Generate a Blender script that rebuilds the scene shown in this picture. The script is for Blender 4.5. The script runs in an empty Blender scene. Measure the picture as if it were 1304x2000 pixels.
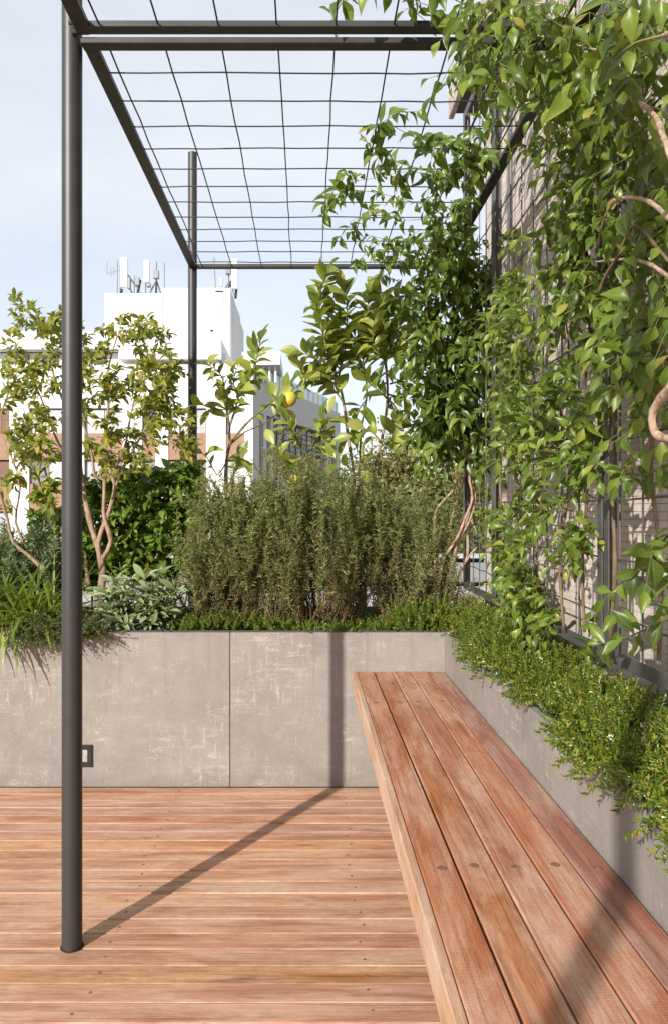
import bpy, math, random
import numpy as np
from mathutils import Matrix, Vector, Quaternion
random.seed(7)
RNG = np.random.default_rng(7)
S = bpy.context.scene
C = S.collection
rad = math.radians

# ------------------------------------------------------------------ camera
F = 1446.0            # focal length in photo pixels
VX, VY = 597.0, 995.0 # vanishing point of the terrace axis in the photo
H = 1.2
cd = bpy.data.cameras.new('camera')
cam = bpy.data.objects.new('camera', cd); C.objects.link(cam)
cam.location = (0, 0, H); cam.rotation_euler = (rad(90), 0, 0)
cd.sensor_fit = 'VERTICAL'; cd.sensor_height = 36; cd.sensor_width = 24
cd.lens = 36 * F / 2000
cd.shift_x = (652 - VX) / 2000; cd.shift_y = (VY - 1000) / 2000
cd.clip_start = 0.02; cd.clip_end = 3000
S.camera = cam

# ------------------------------------------------------------------ light
SUN_EL = 24.0
sun_to = Vector((-0.552, -0.834, math.tan(rad(SUN_EL)))).normalized()   # towards the sun
w = bpy.data.worlds.new('World'); S.world = w; w.use_nodes = True
nt = w.node_tree; nt.nodes.clear()
out = nt.nodes.new('ShaderNodeOutputWorld'); bg = nt.nodes.new('ShaderNodeBackground')
sky = nt.nodes.new('ShaderNodeTexSky'); sky.sky_type = 'NISHITA'; sky.sun_disc = False
sky.sun_elevation = rad(SUN_EL); sky.sun_rotation = math.atan2(-0.552, -0.834)
sky.air_density = 1.0; sky.dust_density = 1.2; sky.ozone_density = 1.3; sky.altitude = 300
tc = nt.nodes.new('ShaderNodeTexCoord'); mp = nt.nodes.new('ShaderNodeMapping')
mp.inputs['Scale'].default_value = (1.3, 1.3, 4.5)
nz = nt.nodes.new('ShaderNodeTexNoise'); nz.inputs['Scale'].default_value = 1.5; nz.inputs['Detail'].default_value = 6; nz.inputs['Roughness'].default_value = 0.55
cr = nt.nodes.new('ShaderNodeValToRGB'); cr.color_ramp.elements[0].position = 0.30; cr.color_ramp.elements[1].position = 0.78
cr.color_ramp.elements[0].color = (0.58, 0.58, 0.58, 1); cr.color_ramp.elements[1].color = (0.93, 0.93, 0.93, 1)
mx = nt.nodes.new('ShaderNodeMix'); mx.data_type = 'RGBA'
CLOUD = (4.85, 4.97, 5.15, 1)
mx.inputs[7].default_value = CLOUD
nt.links.new(tc.outputs['Generated'], mp.inputs['Vector']); nt.links.new(mp.outputs[0], nz.inputs['Vector'])
nt.links.new(nz.outputs['Fac'], cr.inputs[0]); nt.links.new(cr.outputs[0], mx.inputs[0])
nt.links.new(sky.outputs[0], mx.inputs[6]); nt.links.new(mx.outputs[2], bg.inputs['Color'])
bg.inputs['Strength'].default_value = 0.112
nt.links.new(bg.outputs[0], out.inputs[0])
sl = bpy.data.lights.new('sun', 'SUN'); sl.energy = 3.75; sl.angle = rad(0.8); sl.color = (1.0, 0.955, 0.89)
so = bpy.data.objects.new('sun', sl); C.objects.link(so)
so.rotation_euler = sun_to.to_track_quat('Z', 'Y').to_euler(); so.location = (-4, -6, 6)
S.view_settings.view_transform = 'Standard'; S.view_settings.look = 'None'
S.view_settings.exposure = 0.85; S.view_settings.gamma = 1.0
S.view_settings.use_curve_mapping = False
S.cycles.max_bounces = 6; S.cycles.transparent_max_bounces = 8

# ------------------------------------------------------------------ helpers
def at(px, py, Y):
    """a place in the world seen at that photo pixel, Y metres ahead"""
    return Vector(((px - VX) / F * Y, Y, H - (py - VY) / F * Y))

def tag(o, label=None, cat=None, group=None, kind=None):
    if label: o['label'] = label
    if cat: o['category'] = cat
    if group: o['group'] = group
    if kind: o['kind'] = kind
    return o

def empty(name, loc=(0, 0, 0), label=None, cat=None, group=None, kind=None, parent=None):
    o = bpy.data.objects.new(name, None); C.objects.link(o); o.location = loc
    o.empty_display_size = 0.05
    if parent is not None:
        o.parent = parent; o.matrix_parent_inverse = winv(parent)
    return tag(o, label, cat, group, kind)

WM = {}
def world(o):
    m = o.matrix_basis.copy()
    if o.parent is not None:
        m = world(o.parent) @ o.matrix_parent_inverse @ m
    return m
def winv(p): return world(p).inverted()

def put(name, me, parent=None, M=None, kind=None):
    o = bpy.data.objects.new(name, me); C.objects.link(o)
    if parent is not None:
        o.parent = parent; o.matrix_parent_inverse = winv(parent)
    if M is not None: o.matrix_basis = M
    if kind: o['kind'] = kind
    return o

def mesh_np(name, V, quads=None, tris=None, mat=None, smooth=False, uv=None):
    """fast mesh from numpy arrays; uv is per-vertex"""
    me = bpy.data.meshes.new(name)
    V = np.asarray(V, dtype=np.float32)
    parts, cnt = [], []
    if quads is not None and len(quads):
        q = np.asarray(quads, dtype=np.int32); parts.append(q.ravel()); cnt.append(np.full(len(q), 4, np.int32))
    if tris is not None and len(tris):
        t = np.asarray(tris, dtype=np.int32); parts.append(t.ravel()); cnt.append(np.full(len(t), 3, np.int32))
    L = np.concatenate(parts); N = np.concatenate(cnt)
    st = np.concatenate([[0], np.cumsum(N)[:-1]]).astype(np.int32)
    me.vertices.add(len(V)); me.vertices.foreach_set('co', V.ravel())
    me.loops.add(len(L)); me.loops.foreach_set('vertex_index', L)
    me.polygons.add(len(N)); me.polygons.foreach_set('loop_start', st); me.polygons.foreach_set('loop_total', N)
    if uv is not None:
        ul = me.uv_layers.new(name='UVMap'); ul.data.foreach_set('uv', np.asarray(uv, np.float32)[L].ravel())
    me.update(calc_edges=True)
    me.polygons.foreach_set('use_smooth', np.full(len(N), bool(smooth)))
    if mat: me.materials.append(mat)
    return me

class MB:
    """collects boxes, prisms and tubes into one mesh"""
    def __init__(s): s.V = []; s.Q = []; s.T = []; s.n = 0
    def add(s, V, Q=(), T=()):
        s.V.append(np.asarray(V, float)); 
        s.Q += [tuple(i + s.n for i in q) for q in Q]; s.T += [tuple(i + s.n for i in t) for t in T]
        s.n += len(V)
    def box(s, x0, x1, y0, y1, z0, z1, M=None, b=0.0):
        if b > 0:
            V = []
            for (x, sx) in ((x0, 1), (x1, -1)):
                for (y, sy) in ((y0, 1), (y1, -1)):
                    for (z, sz) in ((z0, 1), (z1, -1)):
                        V += [(x, y + sy * b, z + sz * b), (x + sx * b, y, z + sz * b), (x + sx * b, y + sy * b, z)]
            idx = lambda i, j, k, a: (i * 4 + j * 2 + k) * 3 + a
            Q, T = [], []
            for i in (0, 1):
                q = [idx(i, 0, 0, 0), idx(i, 1, 0, 0), idx(i, 1, 1, 0), idx(i, 0, 1, 0)]; Q.append(q if i else q[::-1])
                q = [idx(0, i, 0, 1), idx(1, i, 0, 1), idx(1, i, 1, 1), idx(0, i, 1, 1)]; Q.append(q[::-1] if i else q)
                q = [idx(0, 0, i, 2), idx(1, 0, i, 2), idx(1, 1, i, 2), idx(0, 1, i, 2)]; Q.append(q if i else q[::-1])
            for a in (0, 1):
                for c in (0, 1):
                    f = (a == c)
                    q = [idx(a, c, 0, 0), idx(a, c, 1, 0), idx(a, c, 1, 1), idx(a, c, 0, 1)]; Q.append(q if not f else q[::-1])
                    q = [idx(a, 0, c, 0), idx(a, 0, c, 2), idx(a, 1, c, 2), idx(a, 1, c, 0)]; Q.append(q if f else q[::-1])
                    q = [idx(0, a, c, 1), idx(0, a, c, 2), idx(1, a, c, 2), idx(1, a, c, 1)]; Q.append(q if not f else q[::-1])
                    for k in (0, 1):
                        t = (idx(a, c, k, 0), idx(a, c, k, 1), idx(a, c, k, 2)); T.append(t if (a + c + k) % 2 == 1 else t[::-1])
            ctr = Vector(((x0 + x1) / 2, (y0 + y1) / 2, (z0 + z1) / 2))
            def fix(f):
                a, b_, c_ = (Vector(V[i]) for i in f[:3])
                n_ = (b_ - a).cross(c_ - a)
                return f if n_.dot(sum((Vector(V[i]) for i in f), Vector()) / len(f) - ctr) > 0 else f[::-1]
            s._m(V, [fix(q) for q in Q], [fix(t) for t in T], M)
            return s
        V = [(x, y, z) for x in (x0, x1) for y in (y0, y1) for z in (z0, z1)]
        Q = [(0, 1, 3, 2), (4, 6, 7, 5), (0, 4, 5, 1), (2, 3, 7, 6), (0, 2, 6, 4), (1, 5, 7, 3)]
        s._m(V, Q, [], M); return s
    def _m(s, V, Q, T, M):
        if M is not None: V = [tuple(M @ Vector(v)) for v in V]
        s.add(V, Q, T)
    def tube(s, pts, r, n=6, cap=True):
        pts = [Vector(p) for p in pts]
        rs = r if hasattr(r, '__len__') else [r] * len(pts)
        up = None; V = []
        for i, p in enumerate(pts):
            d = (pts[min(i + 1, len(pts) - 1)] - pts[max(i - 1, 0)])
            if d.length < 1e-9: d = Vector((0, 0, 1))
            d.normalize()
            if up is None:
                up = Vector((1, 0, 0)) if abs(d.x) < 0.8 else Vector((0, 1, 0))
            a = d.cross(up)
            if a.length < 1e-6: a = d.cross(Vector((0.3, 0.5, 0.8)))
            a.normalize(); b = d.cross(a).normalized(); up = b.cross(d).normalized() if False else up
            for k in range(n):
                t = 2 * math.pi * k / n
                V.append(p + a * (rs[i] * math.cos(t)) + b * (rs[i] * math.sin(t)))
        Q = [(i * n + k, i * n + (k + 1) % n, (i + 1) * n + (k + 1) % n, (i + 1) * n + k) for i in range(len(pts) - 1) for k in range(n)]
        T = []
        if cap:
            V += [pts[0], pts[-1]]; c0 = len(V) - 2
            T += [(c0, (k + 1) % n, k) for k in range(n)]
            m = (len(pts) - 1) * n
            T += [(c0 + 1, m + k, m + (k + 1) % n) for k in range(n)]
        s.add([tuple(v) for v in V], Q, T); return s
    def cyl(s, p0, p1, r, n=16): return s.tube([p0, p1], r, n)
    def mesh(s, name, mat, smooth=False):
        return mesh_np(name, np.concatenate(s.V), s.Q, s.T, mat, smooth)
    def build(s, name, mat, parent=None, M=None, kind=None, smooth=False):
        return put(name, s.mesh(name, mat, smooth), parent, M, kind)

def autosmooth(me, ang=40):
    try: me.set_sharp_from_angle(angle=rad(ang))
    except Exception: pass

# ------------------------------------------------------------------ materials
class NT:
    def __init__(s, name):
        s.m = bpy.data.materials.new(name); s.m.use_nodes = True; s.t = s.m.node_tree; s.t.nodes.clear()
        s.out = s.n('ShaderNodeOutputMaterial')
    def n(s, k, **kw):
        o = s.t.nodes.new(k)
        for a, v in kw.items():
            if a.startswith('i_'): 
                key = a[2:].replace('_', ' ')
                o.inputs[key].default_value = v
            else: setattr(o, a, v)
        return o
    def l(s, a, b): s.t.links.new(a, b)
    def val(s, x, sock):
        if hasattr(x, 'links') or isinstance(x, bpy.types.NodeSocket): s.l(x, sock)
        else: sock.default_value = x
    def math(s, op, a, b=0.0, c=None, clamp=False):
        o = s.n('ShaderNodeMath', operation=op, use_clamp=clamp)
        s.val(a, o.inputs[0]); s.val(b, o.inputs[1])
        if c is not None: s.val(c, o.inputs[2])
        return o.outputs[0]
    def mix(s, f, a, b, blend='MIX'):
        o = s.n('ShaderNodeMix', data_type='RGBA', blend_type=blend)
        s.val(f, o.inputs[0])
        for x, k in ((a, 6), (b, 7)):
            if isinstance(x, tuple): o.inputs[k].default_value = (*x, 1) if len(x) == 3 else x
            else: s.l(x, o.inputs[k])
        return o.outputs[2]
    def ramp(s, f, stops):
        o = s.n('ShaderNodeValToRGB'); e = o.color_ramp.elements
        while len(e) < len(stops): e.new(0.5)
        for k, (p, c) in enumerate(stops):
            e[k].position = p
            c = (c, c, c) if not isinstance(c, tuple) else c
            e[k].color = (*c, 1)
        s.l(f, o.inputs[0]); return o.outputs[0]
    def noise(s, vec, scale, detail=4, rough=0.55, dist=0.0):
        o = s.n('ShaderNodeTexNoise'); o.inputs['Scale'].default_value = scale; o.inputs['Detail'].default_value = detail
        o.inputs['Roughness'].default_value = rough; o.inputs['Distortion'].default_value = dist
        if vec is not None: s.l(vec, o.inputs['Vector'])
        return o.outputs['Fac']
    def mapping(s, vec, scale=(1, 1, 1), loc=None):
        o = s.n('ShaderNodeMapping'); o.inputs['Scale'].default_value = scale
        if loc is not None: s.val(loc, o.inputs['Location'])
        s.l(vec, o.inputs['Vector']); return o.outputs[0]
    def coords(s, which='Object'): return s.n('ShaderNodeTexCoord').outputs[which]
    def rnd(s): return s.n('ShaderNodeObjectInfo').outputs['Random']
    def bump(s, h, strength=0.3, dist=0.002):
        o = s.n('ShaderNodeBump'); o.inputs['Strength'].default_value = strength; o.inputs['Distance'].default_value = dist
        s.l(h, o.inputs['Height']); return o.outputs[0]
    def bsdf(s, col, rough=0.6, spec=0.4, metal=0.0, normal=None, **kw):
        b = s.n('ShaderNodeBsdfPrincipled')
        if isinstance(col, tuple): b.inputs['Base Color'].default_value = (*col, 1)
        else: s.l(col, b.inputs['Base Color'])
        s.val(rough, b.inputs['Roughness']); b.inputs['Specular IOR Level'].default_value = spec; b.inputs['Metallic'].default_value = metal
        if normal is not None: s.l(normal, b.inputs['Normal'])
        return b.outputs[0]
    def done(s, sh): s.l(sh, s.out.inputs['Surface']); return s.m

def plain(name, col, rough=0.6, spec=0.3, metal=0.0, var=0.12, scale=6.0, bump=0.0):
    g = NT(name); co = g.coords()
    n = g.noise(co, scale, 5)
    c = g.mix(g.ramp(n, [(0.3, 0.0), (0.7, 1.0)]), tuple(x * (1 - var) for x in col), tuple(min(1, x * (1 + var)) for x in col))
    nm = g.bump(g.noise(co, scale * 12, 3), bump, 0.002) if bump else None
    return g.done(g.bsdf(c, rough, spec, metal, nm))

def wood(name, dark, mid, pale, weather, saw, tone=0.3, axis='X'):
    g = NT(name); co = g.coords(); r = g.rnd()
    off = g.n('ShaderNodeCombineXYZ')
    g.l(g.math('MULTIPLY', r, 37.0), off.inputs[0]); g.l(g.math('MULTIPLY', r, 91.0), off.inputs[1]); g.l(g.math('MULTIPLY', r, 53.0), off.inputs[2])
    v = g.n('ShaderNodeVectorMath', operation='ADD'); g.l(co, v.inputs[0]); g.l(off.outputs[0], v.inputs[1]); v = v.outputs[0]
    grain = g.noise(g.mapping(v, (1.6, 95, 80)), 1.0, 8, 0.75, 0.35)
    fine = g.noise(g.mapping(v, (9.0, 300, 280)), 1.0, 5, 0.78, 0.2)
    patch = g.noise(g.mapping(v, (2.3, 14, 9)), 1.0, 7, 0.72, 0.5)
    red = g.noise(g.mapping(v, (2.6, 30, 14)), 1.0, 7, 0.72, 0.4)
    scuff = g.noise(g.mapping(v, (30, 45, 30)), 1.0, 4, 0.7)
    col = g.mix(g.ramp(grain, [(0.36, 0.0), (0.62, 1.0)]), dark, mid)
    col = g.mix(g.math('MULTIPLY', g.ramp(red, [(0.47, 0.0), (0.63, 1.0)]), 0.70), col, tuple(a * 0.72 for a in dark))
    wea = g.ramp(patch, [(0.47 - 0.1 * weather, 0.0), (0.66 - 0.1 * weather, 1.0)])
    wea = g.math('MULTIPLY', wea, g.ramp(scuff, [(0.25, 0.45), (0.62, 1.0)]))
    col = g.mix(g.math('MULTIPLY', wea, min(0.92, 0.62 + 0.25 * weather)), col, pale)
    streak = g.ramp(g.noise(g.mapping(v, (2.2, 130, 120)), 1.0, 6, 0.75, 0.25), [(0.53, 0.0), (0.66, 1.0)])
    col = g.mix(g.math('MULTIPLY', streak, 0.60), col, tuple(a * 0.50 for a in dark))
    col = g.mix(g.math('MULTIPLY', g.ramp(fine, [(0.50, 0.0), (0.70, 1.0)]), 0.40), col, tuple(a * 0.55 for a in dark))
    hs = g.n('ShaderNodeHueSaturation'); g.l(col, hs.inputs['Color'])
    g.l(g.math('MULTIPLY_ADD', r, tone, 1.02 - tone / 2), hs.inputs['Value'])
    g.l(g.math('MULTIPLY_ADD', g.math('FRACT', g.math('MULTIPLY', r, 7.3)), 0.22, 0.88), hs.inputs['Saturation'])
    g.l(g.math('MULTIPLY_ADD', g.math('FRACT', g.math('MULTIPLY', r, 13.7)), 0.010, 0.495), hs.inputs['Hue'])
    vo = g.n('ShaderNodeTexVoronoi'); g.l(g.mapping(v, (2.0, 13, 9)), vo.inputs['Vector']); vo.inputs['Scale'].default_value = 1.0
    kn = g.math('MULTIPLY', g.ramp(vo.outputs['Distance'], [(0.03, 1.0), (0.11, 0.0)]), g.ramp(red, [(0.45, 0.0), (0.5, 1.0)]))
    col = g.mix(g.math('MULTIPLY', kn, 0.65), hs.outputs[0], (0.075, 0.028, 0.014))
    # saw marks across the board
    wv = g.n('ShaderNodeTexWave', wave_type='BANDS', bands_direction='X'); g.l(v, wv.inputs['Vector'])
    wv.inputs['Scale'].default_value = 58; wv.inputs['Distortion'].default_value = 7; wv.inputs['Detail'].default_value = 4; wv.inputs['Detail Scale'].default_value = 3
    zone = g.ramp(g.noise(g.mapping(v, (3, 8, 5)), 1.0, 3), [(0.42, 0.0), (0.62, 1.0)])
    sm = g.math('MULTIPLY', g.math('MULTIPLY', wv.outputs['Fac'], saw), zone)
    col = g.mix(g.math('MULTIPLY', sm, 0.50), col, tuple(min(1, a * 1.1) for a in pale))
    h = g.math('ADD', g.math('ADD', grain, g.math('MULTIPLY', fine, 0.8)), g.math('MULTIPLY', sm, 0.5))
    return g.done(g.bsdf(col, g.ramp(grain, [(0.2, 0.55), (0.8, 0.8)]), 0.25, 0.0, g.bump(h, 0.6, 0.0014)))

def concrete(name, col, pale):
    g = NT(name); co = g.coords()
    big = g.noise(co, 2.2, 5, 0.6); mid = g.noise(co, 14, 5, 0.6); spk = g.noise(co, 150, 3, 0.6)
    c = g.mix(g.ramp(big, [(0.3, 0.0), (0.7, 1.0)]), tuple(x * 0.80 for x in col), tuple(x * 1.15 for x in col))
    c = g.mix(g.math('MULTIPLY', g.ramp(spk, [(0.35, 0.0), (0.7, 1.0)]), 0.30), c, tuple(x * 0.45 for x in col))
    c = g.mix(g.math('MULTIPLY', g.ramp(mid, [(0.4, 0.0), (0.70, 1.0)]), 0.40), c, tuple(x * 1.18 for x in col))
    # patches of chalky bloom, broken into rows and streaks
    zone = g.ramp(g.noise(co, 3.1, 4, 0.6, 0.6), [(0.43, 0.0), (0.60, 1.0)])
    rows = g.ramp(g.noise(g.mapping(co, (8, 8, 42)), 1.0, 6, 0.75), [(0.52, 0.0), (0.66, 1.0)])
    cols = g.ramp(g.noise(g.mapping(co, (48, 48, 9)), 1.0, 6, 0.75), [(0.54, 0.0), (0.67, 1.0)])
    spots = g.ramp(g.noise(co, 120, 3, 0.7), [(0.38, 0.0), (0.56, 1.0)])
    eff = g.math('MULTIPLY', g.math('MULTIPLY', g.math('MAXIMUM', rows, cols), zone), spots)
    spec = g.math('MULTIPLY', g.ramp(g.noise(co, 55, 3, 0.7), [(0.66, 0.0), (0.71, 1.0)]), 0.7)
    c = g.mix(g.math('MULTIPLY', g.math('MAXIMUM', eff, spec), 0.80), c, pale)
    comb = g.noise(g.mapping(co, (260, 260, 24)), 1.0, 3, 0.6)
    sepz = g.n('ShaderNodeSeparateXYZ'); g.l(co, sepz.inputs[0])
    grime = g.math('MULTIPLY', g.ramp(g.math('ADD', sepz.outputs[2], g.math('MULTIPLY', g.noise(co, 9, 4), 0.09)), [(0.035, 1.0), (0.13, 0.0)]), 0.45)
    runs = g.math('MULTIPLY', g.ramp(g.noise(g.mapping(co, (26, 26, 1.1)), 1.0, 4, 0.6), [(0.56, 0.0), (0.72, 1.0)]), g.ramp(sepz.outputs[2], [(0.30, 0.0), (0.66, 0.5)]))
    c = g.mix(g.math('MAXIMUM', grime, g.math('MULTIPLY', runs, 0.8)), c, tuple(x * 0.55 for x in col))
    hh = g.math('ADD', g.math('MULTIPLY', comb, 0.8), g.math('MULTIPLY', g.noise(co, 95, 4, 0.65), 1.0))
    return g.done(g.bsdf(c, 0.9, 0.15, 0.0, g.bump(hh, 0.55, 0.0025)))

def leafmat(name, stops, trans=0.35, rough=0.38, spec=0.45, yellow=None, vein=0.35):
    """stops: colour ramp over the per-leaf random number"""
    g = NT(name)
    isl = g.n('ShaderNodeNewGeometry'); r = g.math('FRACT', g.math('ADD', g.rnd(), isl.outputs['Random Per Island']))
    col = g.ramp(r, stops)
    co = g.coords('Object')
    if vein > 0:
        uv = g.n('ShaderNodeUVMap'); sp = g.n('ShaderNodeSeparateXYZ'); g.l(uv.outputs[0], sp.inputs[0])
        au = g.math('ABSOLUTE', g.math('SUBTRACT', sp.outputs[0], 0.5))
        rib = g.ramp(au, [(0.015, 1.0), (0.06, 0.0)])
        sv = g.math('ABSOLUTE', g.math('SUBTRACT', g.math('FRACT', g.math('ADD', g.math('MULTIPLY', sp.outputs[1], 6.0), g.math('MULTIPLY', au, -3.0))), 0.5))
        side = g.math('MULTIPLY', g.ramp(sv, [(0.0, 1.0), (0.10, 0.0)]), 0.35)
        col = g.mix(g.math('MULTIPLY', g.math('MAXIMUM', rib, side), vein), col, (0.24, 0.30, 0.08))
        blot = g.noise(g.mapping(uv.outputs[0], (3, 5, 1)), 1.3, 3)
        col = g.mix(g.math('MULTIPLY', g.ramp(blot, [(0.35, 0.0), (0.75, 1.0)]), 0.28), col, stops[-1][1])
    col = g.mix(g.math('MULTIPLY', isl.outputs['Backfacing'], 0.35), col, tuple(min(1, x * 1.5 + 0.02) for x in stops[len(stops) // 2][1]))
    b = g.bsdf(col, rough, spec)
    t = g.n('ShaderNodeBsdfTranslucent')
    tc_ = g.mix(0.5, col, (0.22, 0.30, 0.03)); g.l(tc_, t.inputs['Color'])
    m = g.n('ShaderNodeMixShader'); m.inputs[0].default_value = trans
    g.l(b, m.inputs[1]); g.l(t.outputs[0], m.inputs[2])
    return g.done(m.outputs[0])

def barkmat(name, a, b, scale=40):
    g = NT(name); co = g.coords()
    n = g.noise(g.mapping(co, (1, 1, 0.35)), scale, 5, 0.65)
    c = g.mix(g.ramp(n, [(0.32, 0.0), (0.68, 1.0)]), a, b)
    return g.done(g.bsdf(c, 0.8, 0.2, 0.0, g.bump(n, 0.5, 0.004)))

M = {}
M['deck'] = wood('deck_wood', (0.30, 0.132, 0.070), (0.46, 0.238, 0.135), (0.57, 0.375, 0.25), 0.85, 0.25, 0.20)
M['bench'] = wood('bench_wood', (0.255, 0.080, 0.038), (0.395, 0.152, 0.077), (0.51, 0.335, 0.24), 0.45, 0.55, 0.28)
M['fascia'] = wood('fascia_wood', (0.38, 0.20, 0.115), (0.50, 0.30, 0.185), (0.53, 0.41, 0.31), 0.9, 0.1, 0.1)
M['plug'] = plain('plug', (0.19, 0.108, 0.064), 0.8, 0.2, var=0.45, scale=110)
M['dark'] = plain('under_deck', (0.02, 0.014, 0.010), 0.9, 0.1)
M['conc'] = concrete('planter_concrete', (0.256, 0.226, 0.203), (0.50, 0.465, 0.43))
M['trim'] = plain('trim_metal', (0.055, 0.055, 0.06), 0.5, 0.4, 0.2, scale=20)
M['soil'] = plain('soil', (0.035, 0.024, 0.016), 0.95, 0.1, var=0.5, scale=40, bump=0.8)
M['post'] = plain('post_paint', (0.036, 0.034, 0.034), 0.45, 0.45, 0.1, var=0.10, scale=14, bump=0.06)
M['steel'] = plain('frame_steel', (0.036, 0.035, 0.033), 0.5, 0.35, 0.1, var=0.2, scale=18, bump=0.06)
M['rail'] = plain('rail_paint', (0.03, 0.03, 0.032), 0.5, 0.4, scale=18)
M['trellis'] = plain('trellis_steel', (0.082, 0.076, 0.074), 0.45, 0.45, 0.2, var=0.2, scale=18, bump=0.08)
M['wire'] = plain('mesh_wire', (0.022, 0.024, 0.026), 0.5, 0.4, 0.2, scale=25)
M['frame_black'] = plain('fixture_frame', (0.018, 0.017, 0.017), 0.35, 0.5, scale=20)
M['lens'] = plain('fixture_lens', (0.30, 0.30, 0.28), 0.2, 0.6, scale=40, var=0.35)

def tile_mat():
    g = NT('wall_tile'); co = g.coords(); geo = g.n('ShaderNodeNewGeometry')
    r = g.math('FRACT', g.math('ADD', g.rnd(), geo.outputs['Random Per Island']))
    c = g.ramp(r, [(0.0, (0.53, 0.455, 0.405)), (0.5, (0.60, 0.525, 0.47)), (1.0, (0.56, 0.475, 0.42))])
    pos = geo.outputs['Position']
    st = g.noise(g.mapping(pos, (30, 260, 6)), 1.0, 4, 0.6)
    c = g.mix(g.math('MULTIPLY', g.ramp(st, [(0.4, 0.0), (0.7, 1.0)]), 0.35), c, (0.42, 0.36, 0.32))
    return g.done(g.bsdf(c, 0.75, 0.3, 0.0, g.bump(st, 0.4, 0.0015)))
M['tile'] = tile_mat()
M['grout'] = plain('grout', (0.36, 0.31, 0.275), 0.95, 0.1, scale=30)
M['eave'] = plain('eave_soffit', (0.09, 0.075, 0.065), 0.8, 0.2, scale=10)
M['eave_edge'] = plain('eave_edge', (0.42, 0.36, 0.31), 0.85, 0.2, scale=22, var=0.35)

# ------------------------------------------------------------------ setting
g_ = MB(); g_.add([(-1500, -1500, -12), (1500, -1500, -12), (1500, 2500, -12), (-1500, 2500, -12)], [(0, 1, 2, 3)])
tag(g_.build('ground', plain('ground_far', (0.16, 0.15, 0.13), 0.9, 0.1, scale=0.05)), kind='structure')

# the deck, one object per board
deck = empty('wooden_deck', (0, 1, 0), kind='structure')
sub = MB(); sub.box(-3.2, 0.62, -1.4, 3.195, -0.18, -0.032); sub.build('joists', M['dark'], deck)
PITCH = 0.0735
screws = MB()
y = 3.197; k = 0
def board_mesh(name, L, W, T, mat, b=0.0022):
    m = MB(); m.box(-L / 2, L / 2, -W / 2, W / 2, -T, 0, b=b); return m.mesh(name, mat)
deck_me = [board_mesh('deck_board', 3.82, 0.0696, 0.03, M['deck'], b) for b in (0.0012, 0.0017, 0.0014)]
HX, HY, HR = -0.640, 2.031, 0.0274     # near post, sunk through a hole
while y > -1.2:
    yc = y - PITCH / 2
    dz = random.uniform(-0.0012, 0.0012)
    Mx = Matrix.Translation((-1.29, yc, dz)) @ Matrix.Rotation(random.uniform(-0.0004, 0.0004), 4, 'Z')
    put('deck_board', deck_me[k % 3], deck, Mx)
    for sx in (-2.3, -1.42, -0.55 + 0.02 * random.random(), 0.155):
        sxx = sx + random.uniform(-0.012, 0.012); yy = yc + random.uniform(-0.01, 0.012)
        if yc > 1.2: 
            a = random.uniform(0, 3)
            screws.tube([(sxx, yy, dz + 0.0002), (sxx, yy, dz + 0.0011)], 0.0042, 8)
    y -= PITCH; k += 1
screws.build('screw_heads', M['plug'], deck, kind='stuff')
col_ = MB(); 
for (r0, r1) in ((0.0312, 0.0276),):
    n = 24; V = []
    for r_ in (r0, r1):
        for q in range(n):
            t = 2 * math.pi * q / n; V.append((HX + r_ * math.cos(t), HY + r_ * math.sin(t), 0.0024))
    col_.add(V, [(q, (q + 1) % n, n + (q + 1) % n, n + q) for q in range(n)])
col_.build('post_hole', M['dark'], deck)

# rear planter
rp = empty('planter', (-1.2, 3.2, 0), 'grey concrete panel planter running across the back of the deck', 'planter', 'concrete planters')
def panel(L, z0, z1):
    m = MB(); m.box(-L / 2, L / 2, 0, 0.022, z0, z1, b=0.0015); return m.mesh('panel', M['conc'])
ZT = 0.667
xs = [-3.2, -1.5265, -0.3265, 0.6025]
for a, b in zip(xs[:-1], xs[1:]):
    put('panel', panel(b - a - 0.003, 0.0, ZT), rp, Matrix.Translation(((a + b) / 2, 3.2, 0)))
m = MB(); m.box(-3.2, 0.62, 3.224, 3.232, 0.0, ZT + 0.006); m.build('edge_trim', M['trim'], rp)
m = MB(); m.box(-3.2, 0.62, 3.234, 4.05, 0.0, 0.645); m.build('soil', M['soil'], rp)
m = MB(); m.box(-3.2, 0.62, 4.05, 4.08, -0.1, ZT); m.build('back_panel', M['conc'], rp)
# side planter
sp_ = empty('planter', (0.6, 2.0, 0), 'grey concrete planter along the bench, filled with low groundcover under the trellis', 'planter', 'concrete planters')
ys = [-1.3, 0.7, 3.2]
for a, b in zip(ys[:-1], ys[1:]):
    put('panel', panel(b - a - 0.003, 0.0, ZT), sp_, Matrix.Translation((0.6, (a + b) / 2, 0)) @ Matrix.Rotation(rad(-90), 4, 'Z'))
m = MB(); m.box(0.624, 0.632, -1.3, 3.22, 0.0, ZT + 0.006); m.build('edge_trim', M['trim'], sp_)
m = MB(); m.box(0.634, 0.873, -1.3, 4.05, 0.0, 0.648); m.build('soil', M['soil'], sp_)

# step light
lt = empty('wall_light', (-0.968, 3.19, 0.136), 'small square black framed step light low on the rear planter behind the front post', 'light')
m = MB(); cx, cz, hw = -0.968, 0.1365, 0.0475
for (x0, x1, z0, z1) in ((-hw, hw, 0.027, hw), (-hw, hw, -hw, -0.027), (-hw, -0.027, -0.027, 0.027), (0.027, hw, -0.027, 0.027)):
    m.box(cx + x0, cx + x1, 3.191, 3.199, cz + z0, cz + z1, b=0.0012)
m.build('frame', M['frame_black'], lt)
m = MB(); m.box(cx - 0.0265, cx + 0.0265, 3.1965, 3.199, cz - 0.0265, cz + 0.0265); 
m.build('lens', M['lens'], lt)

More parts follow.
